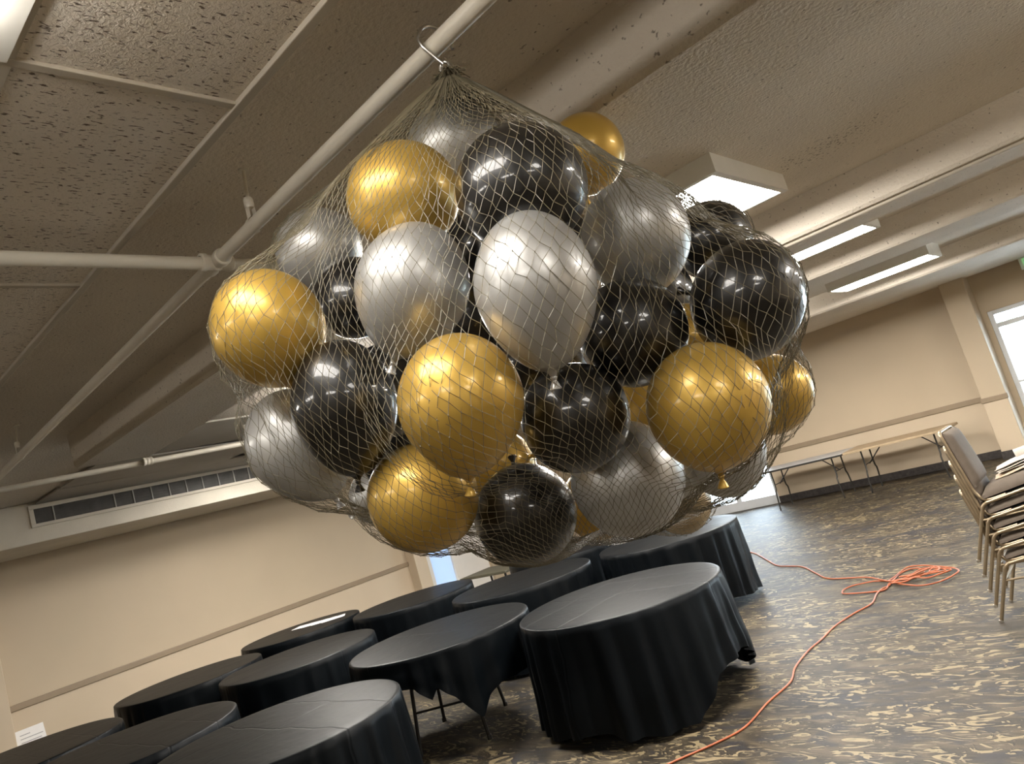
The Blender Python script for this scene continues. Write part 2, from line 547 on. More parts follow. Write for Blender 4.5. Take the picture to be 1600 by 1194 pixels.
# beyond the pilaster: pale doorway with a glass sidelight
dw = struct('door_1', MB().bbox((XL - 0.14, 8.36, 0.0), (XL - 0.06, 8.66, 2.3), 0.004)
            .bbox((XL - 0.14, 9.16, 0.0), (XL - 0.06, 10.02, 2.3), 0.004)
            .bbox((XL - 0.16, 8.36, 2.3), (XL - 0.04, 10.02, 2.4), 0.004), M['pale'], 'pale doorway with a narrow glass sidelight in the left wall')
build('pane', MB().box((XL - 0.11, 8.66, 0.02), (XL - 0.10, 9.16, 2.3)), M['frost'], dw)
build('handle', MB().tube([(XL - 0.04, 9.26, 0.98), (XL - 0.02, 9.26, 0.98), (XL - 0.02, 9.26, 1.12), (XL - 0.04, 9.26, 1.12)], 0.009), M['steel'], dw)
struct('wall_left_end', MB().box((XL - 0.2, 10.02, 0.0), (XL, YF + 0.4, ZS)).box((XL - 0.2, 8.2, 2.4), (XL, 10.02, ZS)), M['wall'],
       'tan wall past the pale doorway')

# far wall with openings: glass double door (left), plain bay, column, glass doors (right)
DXa, DXb = -7.42, -5.93
struct('wall_far', MB().box((DXb, YF, 0.0), (-2.3, YF + 0.25, ZS))
       .box((XL, YF, 0.0), (DXa, YF + 0.25, ZS)).box((DXa, YF, 2.2), (DXb, YF + 0.25, ZS))
       .box((-2.3, YF + 0.12, 2.13), (XR, YF + 0.3, ZS)).box((-2.3, YF + 0.12, 0.0), (-1.93, YF + 0.3, 2.13)), M['wall'], 'tan far wall of the hall')
fw = bpy.data.objects['wall_far']
struct('wainscot', MB().box((DXb, YF - 0.012, 0.0), (-2.36, YF, 0.88)), M['wall_low'], None, parent=fw)
struct('trim_far', MB().bbox((DXb, YF - 0.035, 0.865), (-2.3, YF, 0.945), 0.008), M['rail'], 'brown chair rail along the far wall')
struct('baseboard_far', MB().bbox((DXb, YF - 0.022, 0.0), (-2.3, YF, 0.12), 0.004), M['base'], 'dark carpet strip at the foot of the far wall')
cl = struct('trim_column_right', MB().bbox((-2.335, 12.76, 0.0), (-2.01, YF + 0.3, ZS), 0.008), M['wall'], 'tan column beside the glass door at right')
struct('column_base', MB().bbox((-2.33, 12.752, 0.0), (-2.015, 12.765, 0.86), 0.003), M['wall_low'], None, parent=cl)
struct('trim_column_rail', MB().bbox((-2.35, 12.735, 0.855), (-1.995, 12.80, 0.93), 0.008), M['rail'], 'brown rail wrapping the column at right')
struct('baseboard_column', MB().bbox((-2.345, 12.742, 0.0), (-2.0, 12.80, 0.12), 0.004), M['base'], 'dark strip at the foot of the column')


def glass_door(name, x0, x1, y, ztop, bar, mullions, label, bottom=0.16):
    fr = MB()
    w = 0.065
    fr.bbox((x0, y, 0.0), (x0 + w, y + 0.09, ztop), 0.004).bbox((x1 - w, y, 0.0), (x1, y + 0.09, ztop), 0.004)
    fr.bbox((x0 + w, y, ztop - w), (x1 - w, y + 0.09, ztop), 0.004)
    if bar:
        fr.bbox((x0 + w, y, bar), (x1 - w, y + 0.09, bar + 0.07), 0.004)
    fr.bbox((x0 + w, y, 0.0), (x1 - w, y + 0.09, bottom), 0.004)
    top = bar if bar else ztop - w
    for mx in mullions:
        fr.bbox((mx - 0.05, y, bottom), (mx - 0.004, y + 0.09, top), 0.004).bbox((mx + 0.004, y, bottom), (mx + 0.05, y + 0.09, top), 0.004)
    d = struct(name, fr, M['alu'], label)
    xs = [x0 + w] + [m + s for m in mullions for s in (-0.05, 0.05)] + [x1 - w]
    for i in range(0, len(xs), 2):
        build('pane', MB().box((xs[i], y + 0.04, bottom), (xs[i + 1], y + 0.048, top)), M['glass'], d)
        hx = xs[i + 1] - 0.02 if i == 0 else xs[i] + 0.02
        build('push_bar', MB().tube([(xs[i] + 0.02, y - 0.05, 1.02), (xs[i + 1] - 0.02, y - 0.05, 1.02)], 0.014)
              .box((xs[i] - 0.01, y - 0.06, 1.0), (xs[i] + 0.03, y, 1.04)).box((xs[i + 1] - 0.03, y - 0.06, 1.0), (xs[i + 1] + 0.01, y, 1.04)), M['alu'], d)
    if bar:
        build('transom_pane', MB().box((x0 + w, y + 0.04, bar + 0.07), (x1 - w, y + 0.048, ztop - w)), M['glass'], d)
    return d


glass_door('door_2', DXa, DXb, YF + 0.02, 2.2, None, [-6.72], 'bright glass double door at the left end of the far wall')
glass_door('door_3', -1.93, -0.05, YF + 0.14, 2.13, 1.86, [-0.99], 'white framed glass door with transom right of the column')
for i, (x0, x1) in enumerate(((-0.05, 2.25), (2.25, 4.55))):
    glass_door('window_%d' % (i + 1), x0, x1, YF + 0.14, 2.13, 1.86, [(x0 + x1) / 2], 'white framed glazing further along the far wall', 0.3)

# side and back walls behind the camera close the hall
struct('wall_right', MB().box((XR, YB, 0.0), (XR + 0.2, YF + 0.3, ZS)), M['wall'], 'tan wall to the right of the camera')
struct('wall_back', MB().box((XL, YB - 0.2, 0.0), (XR, YB, ZS)), M['wall'], 'tan wall behind the camera')

# concrete beams running across the hall
def beam(y0, y1, z0, label, x0=-5.85, x1=XR, s=0.03):
    v = [(x0, y0 - s * 0.3, ZS), (x0, y0 + s, z0), (x0, y1 - s, z0), (x0, y1 + s * 0.3, ZS)]
    prof = [(y0, ZS + 0.01), (y0 + s * 0.2, z0 + 0.02), (y0 + s * 0.7, z0), (y1 - s * 0.7, z0), (y1 - s * 0.2, z0 + 0.02), (y1, ZS + 0.01)]
    n = len(prof)
    vs_ = [(x0, y, z) for y, z in prof] + [(x1, y, z) for y, z in prof]
    fs = [(i, i + 1, n + i + 1, n + i) for i in range(n - 1)] + [tuple(range(n))[::-1], tuple(range(n, 2 * n))]
    return struct('ceiling_beam', MB().add(vs_, fs), M['concrete'], label)


beam(1.895, 2.45, ZB, 'concrete ceiling beam nearest the camera, behind the hanging pipe')
beam(4.92, 5.48, ZB, 'concrete ceiling beam just past the square ceiling lamp')
beam(7.0, 7.72, ZB, 'concrete ceiling beam between the two strip lights')
beam(10.42, YF + 0.1, ZB, 'wide white concrete beam against the far wall', s=0.05)

# suspended tile ceiling over the camera
sc_ = struct('suspended_ceiling', MB().bbox((-8.9, 1.035, ZT - 0.012), (XR, 1.062, ZS), 0.003), M['tee'],
             'lower ceiling of fissured tiles over the near end of the hall')
ylines = [1.05, 0.535, -0.075, -0.685, -1.295, -1.905, -2.515, -3.125, -3.735, -4.345, -4.955]
xlines = [-1.53 + 1.22 * k for k in range(-6, 6)]
lamp_cells = {(7, 1), (9, 1), (4, 3), (6, 4), (8, 4), (10, 3)}
tile_mesh = None
for j in range(len(ylines) - 1):
    for i in range(len(xlines) - 1):
        if (i + 1, j) in lamp_cells:
            continue
        x0, x1 = xlines[i], xlines[i + 1]
        y1, y0 = ylines[j], ylines[j + 1]
        build('ceiling_tile', MB().bbox((x0 + 0.004, y0 + 0.004, ZT + 0.002), (x1 - 0.004, y1 - 0.004, ZT + 0.018), 0.004), M['tile'], sc_)
for y in ylines[1:]:
    build('tee_bar', MB().bbox((xlines[0], y - 0.012, ZT - 0.006), (xlines[-1], y + 0.012, ZT + 0.03), 0.002), M['tee'], sc_)
for x in xlines:
    build('tee_bar', MB().bbox((x - 0.012, ylines[-1], ZT - 0.0075), (x + 0.012, 1.04, ZT + 0.03), 0.002), M['tee'], sc_)

# grey dropped panels between the beams and the soffit (upper left), one sagging open
gp = thing('trim_dropped_panels', (-7.4, 4.0, 2.9), 'sagging grey ceiling panels beside the vent soffit', None, None, 'structure')
for (x0, x1, y0, y1, z0, z1) in ((-7.0, -5.9, 2.47, 4.4, 2.93, 2.935), (-8.1, -7.04, 2.47, 4.2, 2.93, 2.905), (-8.95, -8.2, 2.47, 5.2, 2.935, 2.92),
                                 (-8.95, -7.3, 5.24, 8.3, 2.935, 2.93), (-7.0, -5.9, 4.44, 8.3, 2.93, 2.93)):
    v = [(x0, y0, z0), (x1, y0, z0), (x1, y1, z1), (x0, y1, z1)]
    v += [(a, b, c + 0.015) for a, b, c in v]
    build('ceiling_panel', MB().add(v, [(3, 2, 1, 0), (4, 5, 6, 7), (0, 1, 5, 4), (1, 2, 6, 5), (2, 3, 7, 6), (3, 0, 4, 7)]), M['grey_tile'], gp)

# soffit with the long air grille
XS = -8.976
struct('trim_soffit', MB().bbox((XL, YB, 2.54), (XS, 8.3, ZS), 0.01), M['soffit'], 'off-white soffit box along the top of the left wall')
gr = thing('vent_grille', (XS, 3.8, 2.81), 'long dark air return grille in the white soffit', 'vent')
gx = XS + 0.004
build('frame', MB().bbox((gx, 2.40, 2.89), (gx + 0.02, 5.9, 2.93), 0.004).bbox((gx, 2.40, 2.70), (gx + 0.02, 5.9, 2.735), 0.004)
      .bbox((gx, 2.40, 2.735), (gx + 0.02, 2.445, 2.89), 0.004).bbox((gx, 5.86, 2.735), (gx + 0.02, 5.9, 2.89), 0.004), M['soffit'], gr)
build('backing', MB().box((gx - 0.002, 2.44, 2.735), (gx + 0.002, 5.87, 2.89)), M['duct'], gr)
for k in range(16):
    y = 2.62 + k * 0.205
    if k in (1, 2):
        continue
    build('slat', MB().bbox((gx + 0.002, y, 2.735), (gx + 0.014, y + 0.013, 2.89), 0.002), M['blade'], gr)
for k in range(5):
    z = 2.752 + k * 0.03
    build('louvre', MB().bbox((gx + 0.002, 2.45, z), (gx + 0.007, 5.86, z + 0.006), 0.001), M['duct'], gr)

# ------------------------------------------------------------------ lamps
def ceiling_light(x0, x1, y0, y1, ztop, zlens, label, rim=0.03, drop=0.0, glow='lamp'):
    t = thing('ceiling_light', ((x0 + x1) / 2, (y0 + y1) / 2, ztop), label, 'ceiling light', 'fluorescent ceiling lights')
    h = MB()
    # tapered housing: four side walls around the lens, top against the ceiling
    b = rim
    top = [(x0, y0, ztop), (x1, y0, ztop), (x1, y1, ztop), (x0, y1, ztop)]
    low = [(x0, y0, zlens - 0.004), (x1, y0, zlens - 0.004), (x1, y1, zlens - 0.004), (x0, y1, zlens - 0.004)]
    inn = [(x0 + b, y0 + b, zlens - 0.004), (x1 - b, y0 + b, zlens - 0.004), (x1 - b, y1 - b, zlens - 0.004), (x0 + b, y1 - b, zlens - 0.004)]
    inn2 = [(a, c, zlens + 0.012) for a, c, _ in inn]
    fs = [(0, 1, 2, 3)]
    for k in range(4):
        n = (k + 1) % 4
        fs += [(k, 4 + k, 4 + n, n), (4 + k, 8 + k, 8 + n, 4 + n), (8 + k, 12 + k, 12 + n, 8 + n)]
    h.add(top + low + inn + inn2, fs)
    build('housing', h, M['white'], t)
    build('diffuser', MB().box((x0 + b, y0 + b, zlens - drop), (x1 - b, y1 - b, zlens + 0.008)), M[glow], t)
    return t


ceiling_light(-2.50, -1.315, 3.385, 4.31, ZS, 2.872, 'square box ceiling light beside the top right balloons', 0.035)
ceiling_light(-2.75, -1.40, 6.02, 6.44, ZS, 2.83, 'nearer of two strip lights at upper right')
ceiling_light(-2.80, -1.66, 9.25, 9.92, ZS, 2.82, 'farther of two strip lights at upper right, above the far wall')
ceiling_light(-8.15, -6.95, 4.42, 5.02, 2.93, 2.895, 'far ceiling light seen as a bright sliver left of the silver balloons')
# tile ceiling troffers: one seen at upper left, the others unseen, added for light
for i, (ci, cj) in enumerate(sorted(lamp_cells)):
    x0, x1 = xlines[ci - 1], xlines[ci]
    y1, y0 = ylines[cj], ylines[cj + 1]
    ceiling_light(x0 + 0.01, x1 - 0.01, y0 + 0.01, y1 - 0.005, ZT + 0.02, ZT - 0.012,
                  'ceiling light with broad white frame at the upper left corner of the photo' if (ci, cj) == (7, 1)
                  else 'unseen ceiling light added to the tile ceiling behind the camera', 0.10, 0.055, 'lamp_tile')
# unseen lights added over the far side to brighten hall and ceiling
for (x0, y0) in ((-5.4, 3.5), (-5.4, 6.0), (1.6, 3.4), (1.6, 6.0), (1.6, 9.2), (-5.4, 9.2)):
    ceiling_light(x0, x0 + 1.2, y0, y0 + 0.6, ZS, 2.89, 'unseen ceiling light added between the beams to brighten the hall', 0.03, 0.06, 'lamp')

# ------------------------------------------------------------------ pipes
PZ, PYM = 2.7635, 1.318
sp = thing('sprinkler_pipe', (-2.29, PYM, PZ), 'cream painted sprinkler pipe run under the ceiling carrying the net hook', 'pipe')
def main_y(x): return 1.262 + (-x - 0.858) * 0.0385
build('main_pipe', MB().tube([(3.6, main_y(3.6), PZ), (-2.29, main_y(-2.29), PZ), (-6.5, main_y(-6.5), PZ)], 0.0225, 20), M['pipe'], sp, True, angle=0.8)
build('branch_pipe', MB().tube([(-2.29, -4.9, PZ - 0.004), (-2.29, main_y(-2.29) + 0.45, PZ - 0.004)], 0.0225, 20), M['pipe'], sp, True, angle=0.8)
build('far_pipe', MB().tube([(-6.5, main_y(-6.5), PZ), (-6.26, 3.4, PZ), (-5.9, 7.5, PZ)], 0.0225, 16), M['pipe'], sp, True, angle=0.8)


def fitting(p, dirs, parent, L=0.055, r=0.031):
    mb = MB()
    for d in dirs:
        d = Vector(d)
        mb.lathe([(0.0, 0.0), (r - 0.004, 0.0), (r - 0.004, L - 0.022), (r, L - 0.016), (r, L), (r - 0.003, L + 0.003), (0.022, L + 0.003)], p, d, 20)
    mb.lathe([(0.0, -r), (r * 0.5, -r * 0.85), (r * 0.85, -r * 0.5), (r, 0), (r * 0.85, r * 0.5), (r * 0.5, r * 0.85), (0, r)], p, (0, 0, 1), 20)
    return build('tee_fitting', mb, M['pipe'], parent, True, angle=0.7)


fitting((-2.29, main_y(-2.29), PZ), [(1, 0, 0), (-1, 0, 0), (0, 1, 0), (0, -1, 0)], sp)
fitting((-6.5, main_y(-6.5), PZ), [(1, 0, 0), (0.05, 1, 0)], sp, 0.06, 0.034)
fitting((-6.325, 2.6, PZ), [(0.058, 1, 0), (-0.058, -1, 0)], sp, 0.035, 0.034)


def hanger(x, y, ztop, parent, axis):
    h = MB()
    a = Vector(axis).normalized()
    side = Vector((0, 0, 1)).cross(a)
    c = Vector((x, y, PZ))
    # strap ring round the pipe, closing to an eye above it
    ring = [c + side * (0.026 * math.cos(t)) + Vector((0, 0, 0.026 * math.sin(t))) for t in [PI * 0.65 + k * PI * 1.7 / 16 for k in range(17)]]
    pts = [c + side * -0.010 + Vector((0, 0, 0.075))] + ring + [c + side * 0.010 + Vector((0, 0, 0.075))]
    v, f = [], []
    for p in pts:
        v += [p - a * 0.011, p + a * 0.011]
    f = [(2 * i, 2 * i + 1, 2 * i + 3, 2 * i + 2) for i in range(len(pts) - 1)]
    h.add(v, f)
    h.lathe([(0.0, 0.058), (0.013, 0.058), (0.016, 0.066), (0.016, 0.086), (0.012, 0.094), (0.0, 0.094)], c, (0, 0, 1), 12)
    o = build('pipe_hanger', h, M['pipe'], parent, True, angle=0.7)
    build('rod', MB().tube([(x, y, PZ + 0.085), (x - 0.012, y + 0.02, ztop)], 0.0055, 8).lathe([(0.0, 0.0), (0.018, 0.0), (0.018, -0.006), (0.0, -0.008)], (x - 0.012, y + 0.02, ztop), (0, 0, 1), 10), M['pipe'], o, True, angle=0.7)


hanger(-1.985, main_y(-1.985), ZS, sp, (1, 0, 0))
hanger(-5.30, main_y(-5.30), ZS, sp, (1, 0, 0))
hanger(-6.235, 3.45, 2.93, sp, (0.06, 1, 0))
hanger(1.5, main_y(1.5), ZS, sp, (1, 0, 0))

for (y, z, lab) in ((4.99, 2.712, 'thin painted conduit along the near edge of the second ceiling beam'),
                    (8.98, 2.945, 'thin conduit between the strip light and the next beam')):
    mb = MB().tube([(-5.8, y, z), (4.4, y, z)], 0.014, 10)
    build('conduit', mb, M['tee'], None, True, (-1.0, y, z), lab, 'conduit', angle=0.8)

# ------------------------------------------------------------------ hook
HX, HY = -1.02, main_y(-1.02)
hk = thing('net_hook', (HX, HY, PZ), 'steel hook hanging over the pipe and holding the net', 'hook')
r_ = 0.0335
pts = [Vector((HX + 0.016, HY + r_ + 0.002, PZ - 0.012)), Vector((HX + 0.015, HY + r_ + 0.002, PZ + 0.006))]
for k in range(13):
    a = k * PI / 12
    pts.append(Vector((HX + 0.012 - 0.030 * k / 12, HY + r_ * math.cos(a), PZ + 0.018 + r_ * math.sin(a))))
pts += [Vector((HX - 0.014, HY - r_ * 0.9, PZ - 0.005)), Vector((HX - 0.003, HY - 0.012, PZ - 0.035)), Vector((HX + 0.006, HY - 0.002, PZ - 0.054))]
build('shank', MB().tube(smooth_path(pts, 3), 0.0046, 12), M['steel'], hk, True, angle=0.8)
ring = [Vector((HX + 0.006 + 0.011 * math.cos(2 * PI * k / 20), HY + 0.004 * math.cos(2 * PI * k / 20), PZ - 0.062 + 0.013 * math.sin(2 * PI * k / 20))) for k in range(20)]
build('eye', MB().tube(ring, 0.0042, 10, closed=True), M['steel'], hk, True)

# ------------------------------------------------------------------ balloons
CR = Vector((0.70143752, 0.65351146, -0.28444363))
CU = Vector((0.29688015, 0.09492002, 0.95018544))
CB = Vector((0.64795647, -0.75094138, -0.12743411))
F = 1162.26
# id: centre, radius across, radius along, neck direction (right, up, toward viewer), colour, label
BAL = {
    1: ((-1.1201, 1.3468, 2.5625), .1189, .119, (.15, -.6, -.6), 'silver', 'silver balloon topmost in the net, right under the gathered cords'),
    2: ((-1.0724, 1.8565, 2.5962), .1155, .121, (.1, -.8, -.6), 'gold', 'gold balloon bulging bare above the net edge at upper right'),
    3: ((-0.786, 1.0964, 2.2573), .1252, .1204, (.1, -.5, -.85), 'black', 'big black balloon near the top with two bright lamp reflections'),
    4: ((-1.0603, 1.0651, 2.3737), .1201, .116, (.3, -.7, -.6), 'gold', 'gold balloon at upper left, below the topmost silver one'),
    5: ((-1.594, 1.2289, 2.4943), .1183, .120, (.5, -.7, -.5), 'silver', 'silver balloon at the upper left edge, half behind other balloons'),
    6: ((-1.0252, 0.9785, 2.1492), .1124, .1348, (-.26, -.96, -.1), 'silver', 'silver balloon left of centre with a white knot at its bottom left'),
    7: ((-0.767, 1.0207, 2.0439), .1087, .1423, (.2, -.98, 0), 'silver', 'pear-shaped silver balloon front and centre with a rolled rim knot'),
    8: ((-0.764, 1.4141, 2.1642), .1178, .1289, (.25, -.9, -.3), 'silver', 'silver balloon right of the pear-shaped one, beside the lit ceiling box'),
    9: ((-0.8741, 2.046, 2.2403), .1175, .1156, (-.5, -.6, -.6), 'black', 'smaller black balloon at upper right against the lit ceiling box'),
    10: ((-0.5913, 1.4522, 1.9523), .124, .1123, (-.9, .2, -.5), 'black', 'black balloon at the right edge crossed by upright net cords'),
    11: ((-0.7864, 1.3173, 1.9592), .1143, .1143, (-.2, -.6, -.75), 'black', 'black balloon wedged between the pear-shaped silver and right-edge black'),
    12: ((-1.3306, 0.8471, 2.188), .1164, .1258, (.35, -.94, -.1), 'gold', 'gold balloon at the left edge, leftmost of the whole bundle'),
    13: ((-1.4717, 1.202, 2.3138), .1046, .1245, (-.1, .5, -.7), 'black', 'black balloon squeezed between the leftmost gold and left silver balloons'),
    14: ((-1.2519, 0.9234, 1.9819), .1096, .1426, (.17, -.98, 0), 'black', 'egg-shaped black balloon at lower left with black knot below'),
    15: ((-0.921, 0.9189, 1.8922), .1124, .1281, (.1, -.99, -.05), 'gold', 'largest gold balloon at front centre, glowing orange low down'),
    16: ((-1.2249, 1.0385, 1.7634), .1194, .1167, (.5, .8, -.3), 'gold', 'gold balloon at the bottom tucked under the front centre gold'),
    17: ((-1.4773, 0.9433, 1.954), .1165, .1369, (.55, -.83, 0), 'silver', 'silver balloon at lower left under the leftmost gold'),
    18: ((-1.172, 1.2708, 1.6614), .1187, .1173, (-.2, .8, -.5), 'black', 'black balloon at the very bottom of the net'),
    19: ((-0.8818, 1.1712, 1.8231), .1081, .1131, (-.3, -.6, -.7), 'black', 'black balloon under the pear-shaped silver knot'),
    20: ((-0.9205, 1.3384, 1.6775), .122, .1261, (-.1, .8, -.6), 'silver', 'large silver balloon at the bottom, right of the bottom black'),
    21: ((-0.6559, 1.2748, 1.7686), .1145, .1216, (.19, -.98, 0), 'gold', 'gold balloon at lower right with a dark knot at its tip'),
    22: ((-0.8516, 2.0057, 1.7665), .1135, .1259, (-.6, -.3, -.6), 'gold', 'gold balloon at the right edge below the black, behind a larger gold'),
    23: ((-0.8988, 1.7393, 1.6717), .11, .1262, (-.2, .8, -.4), 'silver', 'dull silver balloon at lower right behind the gold knot'),
    24: ((-1.3135, 2.1562, 1.5193), .1008, .105, (-.2, .8, -.4), 'beige', 'small beige balloon at the bottom right above the far table'),
    25: ((-1.3112, 1.7258, 1.6148), .1063, .1063, (-.2, .8, -.4), 'gold', 'gold balloon glimpsed between bottom black and bottom silver balloons'),
    26: ((-1.2012, 1.3481, 2.1424), .1189, .1189, (0, -.6, -.8), 'black', 'black balloon deep in the gap between the two front silvers'),
    27: ((-0.9025, 1.7507, 1.9465), .1094, .1094, (0, -.6, -.8), 'gold', 'gold balloon glimpsed deep between the two right-hand blacks'),
    28: ((-1.0297, 1.6156, 1.8523), .1076, .1076, (-.6, .1, .4), 'gold', 'gold balloon glimpsed deep left of the lower right gold'),
    29: ((-1.3627, 1.144, 2.0305), .1148, .1148, (0, -.6, -.8), 'black', 'black balloon deep behind the left silver knot'),
    30: ((-1.3265, 1.3784, 1.7794), .1079, .1079, (.6, .3, .5), 'gold', 'gold balloon glimpsed deep between centre gold and bottom black'),
    31: ((-1.8604, 1.4026, 1.8156), .0878, .0878, (-.4, -.3, .6), 'silver', 'pale silver balloon glimpsed between lower left black and bottom gold'),
    32: ((-1.0908, 1.5838, 2.2729), .1274, .1274, (0, -.6, -.8), 'black', 'black filler balloon hidden deep between the pear-shaped silver and upper silver'),  # added fillers from here, mostly black so the gaps look shaded
    33: ((-1.0283, 1.8502, 2.1184), .1357, .1357, (0, -.6, -.8), 'black', 'black filler balloon hidden deep behind the right silver one'),
    35: ((-1.0855, 1.843, 1.6636), .1073, .1073, (0, .6, -.8), 'silver', 'silver filler balloon hidden deep between the two lower right silvers'),
    36: ((-1.2814, 1.6474, 2.0464), .1268, .1268, (0, -.6, -.8), 'black', 'black filler balloon hidden deep behind the black under the pear-shaped silver'),
    38: ((-1.6224, 1.329, 1.9209), .1159, .1159, (0, -.6, -.8), 'black', 'black filler balloon hidden deep behind the lower left black'),
    34: ((-1.3383, 1.4213, 2.3757), .1214, .1214, (0, -.6, -.8), 'black', 'black filler balloon hidden deep behind the upper gold'),
}
M['beige'] = latex_mat('beige_gold_latex', (0.42, 0.32, 0.18), 0.25, 0.4, 0.5, 0.12)
samples = []      # points on the balloons the net is stretched over


def balloon(bid):
    c, rx, ry, nd, colour, label = BAL[bid]
    c = Vector(c)
    ax = (CR * nd[0] + CU * nd[1] + CB * nd[2]).normalized()
    long_ = ry > rx * 1.1
    q = 0.16 if long_ else 0.05
    prof = []
    n = 30
    for i in range(n + 1):
        t = PI * i / n
        a = -math.cos(t)
        r = math.sin(t) * (1 - q * max(0.0, a + 0.15) ** 1.5)
        prof.append((max(r * rx, 0.0), a * ry))
    # drawn-out tail toward the knot
    tail = 0.010
    prof = prof[:-2] + [(0.014, ry * 0.985), (0.008, ry + 0.003), (0.0045, ry + tail)]
    mb = MB().lathe(prof, c, ax, 44)
    o = build('balloon', mb, M[colour], None, True, c, label, 'balloon', 'balloons in the hanging net')
    # tied knot with a rolled rim
    k0 = c + ax * (ry + tail)
    ks = 0.72
    kb = MB().lathe([(r_k * ks, h_k * ks) for r_k, h_k in [(0.0, -0.003), (0.0068, -0.003), (0.0085, 0.0), (0.0085, 0.004), (0.0055, 0.007), (0.0055, 0.010), (0.008, 0.013),
                     (0.0115, 0.021), (0.0135, 0.026), (0.0148, 0.0275), (0.0148, 0.030), (0.0132, 0.031), (0.0118, 0.029), (0.007, 0.016), (0.0, 0.013)]], k0, ax, 16)
    build('knot', kb, M[colour], o, True)
    if bid not in (2,):
        for i in range(140):
            z = 1 - 2 * (i + 0.5) / 140
            ph = i * 2.399963
            d = Vector((math.sqrt(1 - z * z) * math.cos(ph), math.sqrt(1 - z * z) * math.sin(ph), z))
            s = d.dot(ax)
            e = (d - ax * s) * rx * (1 - q * max(0.0, s + 0.15) ** 1.5) + ax * s * ry
            samples.append(c + e * 1.0 + d * 0.004)


for b in BAL:
    balloon(b)

# ------------------------------------------------------------------ net bag
APEX = Vector((HX + 0.008, HY + 0.004, PZ - 0.078))
bmh = bmesh.new()
for p in samples:
    bmh.verts.new(p)
for k in range(8):
    bmh.verts.new(APEX + Vector((0.012 * math.cos(k * PI / 4), 0.012 * math.sin(k * PI / 4), 0)))
bmesh.ops.convex_hull(bmh, input=list(bmh.verts))
loose = [v for v in bmh.verts if not v.link_faces]
bmesh.ops.delete(bmh, geom=loose, context='VERTS')
hull = BVHTree.FromBMesh(bmh)
bmh.free()
CEN = Vector((-1.09, 1.39, 2.02))
DOWN = (CEN - APEX).normalized()
EX = DOWN.orthogonal().normalized(); EY = DOWN.cross(EX)
NC, NR = 176, 92
cents = [(Vector(BAL[b][0]), max(BAL[b][1], BAL[b][2])) for b in BAL if b != 2]


def hull_point(th, ph):
    d = (-DOWN * math.cos(ph) + (EX * math.cos(th) + EY * math.sin(th)) * math.sin(ph)).normalized()
    h = hull.ray_cast(CEN, d)
    if h[0] is None:
        return CEN + d * 0.4
    p = h[0]
    # the cords sink a little where no balloon holds them out
    gap = min((p - c).length - r for c, r in cents)
    sink = min(max(gap - 0.012, 0.0) * 0.55, 0.05) * min(1.0, 0.15 + max(0.0, ph - 0.5) * 1.4)
    return p - d * sink


rows = []
rnd = random.Random(4)
PH1 = PI - 0.03
cols = []
NM = NC * 2
for i in range(NM):
    th = 2 * PI * i / NM
    line = []
    for k in range(61):
        ph = 0.0 + PH1 * k / 60
        tw = th + 0.04 * math.sin(3 * th + 4.0 * ph) * math.sin(ph) + 0.02 * math.sin(5 * th + 1.3) * math.sin(2 * ph)
        line.append(hull_point(tw, max(ph, 0.0005)))
    L_ = [0.0]
    for a, b in zip(line, line[1:]):
        L_.append(L_[-1] + (b - a).length)
    res = []
    k = 0
    for j in range(NR + 1):
        u = j / NR
        u = u ** 0.86
        s = u * L_[-1]
        while k < len(L_) - 2 and L_[k + 1] < s:
            k += 1
        t = (s - L_[k]) / max(L_[k + 1] - L_[k], 1e-9)
        res.append(line[k].lerp(line[k + 1], min(max(t, 0), 1)))
    cols.append(res)

verts, faces = [], []


def strand(a, b, r):
    d = b - a
    if d.length < 1e-5:
        return
    d.normalize()
    u = d.orthogonal().normalized(); w = d.cross(u)
    n = len(verts)
    for p in (a, b):
        for q in range(3):
            an = 2 * PI * q / 3
            verts.append(tuple(p + (u * math.cos(an) + w * math.sin(an)) * r))
    for q in range(3):
        faces.append((n + q, n + (q + 1) % 3, n + 3 + (q + 1) % 3, n + 3 + q))


def dot(p, r):
    n = len(verts)
    for v in ((r, 0, 0), (-r, 0, 0), (0, r, 0), (0, -r, 0), (0, 0, r * 1.3), (0, 0, -r * 1.3)):
        verts.append((p.x + v[0], p.y + v[1], p.z + v[2]))
    for q in ((0, 2, 4), (2, 1, 4), (1, 3, 4), (3, 0, 4), (2, 0, 5), (1, 2, 5), (3, 1, 5), (0, 3, 5)):
        faces.append(tuple(n + i for i in q))


def node(i, j):
    """column i (0..NC-1) of row j; odd rows sit half a mesh over"""
    m = (2 * i + (j % 2)) % NM
    return cols[m][j]


jit = {}
for j in range(NR + 1):
    for i in range(NC):
        p = node(i, j)
        w = 0.16 * (node(i, j) - node((i + 1) % NC, j)).length
        jit[(i, j)] = p + Vector((rnd.uniform(-w, w), rnd.uniform(-w, w), rnd.uniform(-w, w)))
for j in range(NR):
    for i in range(NC):
        a = jit[(i, j)]
        for q in ((i, i - 1) if j % 2 == 0 else (i, i + 1)):
            strand(a, jit[(q % NC, j + 1)], 0.00062)
    if j > 3:
        for i in range(NC):
            dot(jit[(i, j)], 0.0014)

# gathered pleats of cord running down from the hook
for k in range(260):
    m = rnd.randrange(NM)
    jn = rnd.choice((3, 5, 7, 9, 12, 16))
    for j in range(0, jn):
        a, b = cols[m][j], cols[(m + (j % 2)) % NM][j + 1]
        off = (a - CEN).normalized() * 0.0012
        strand(a + off, b + off, 0.0012)

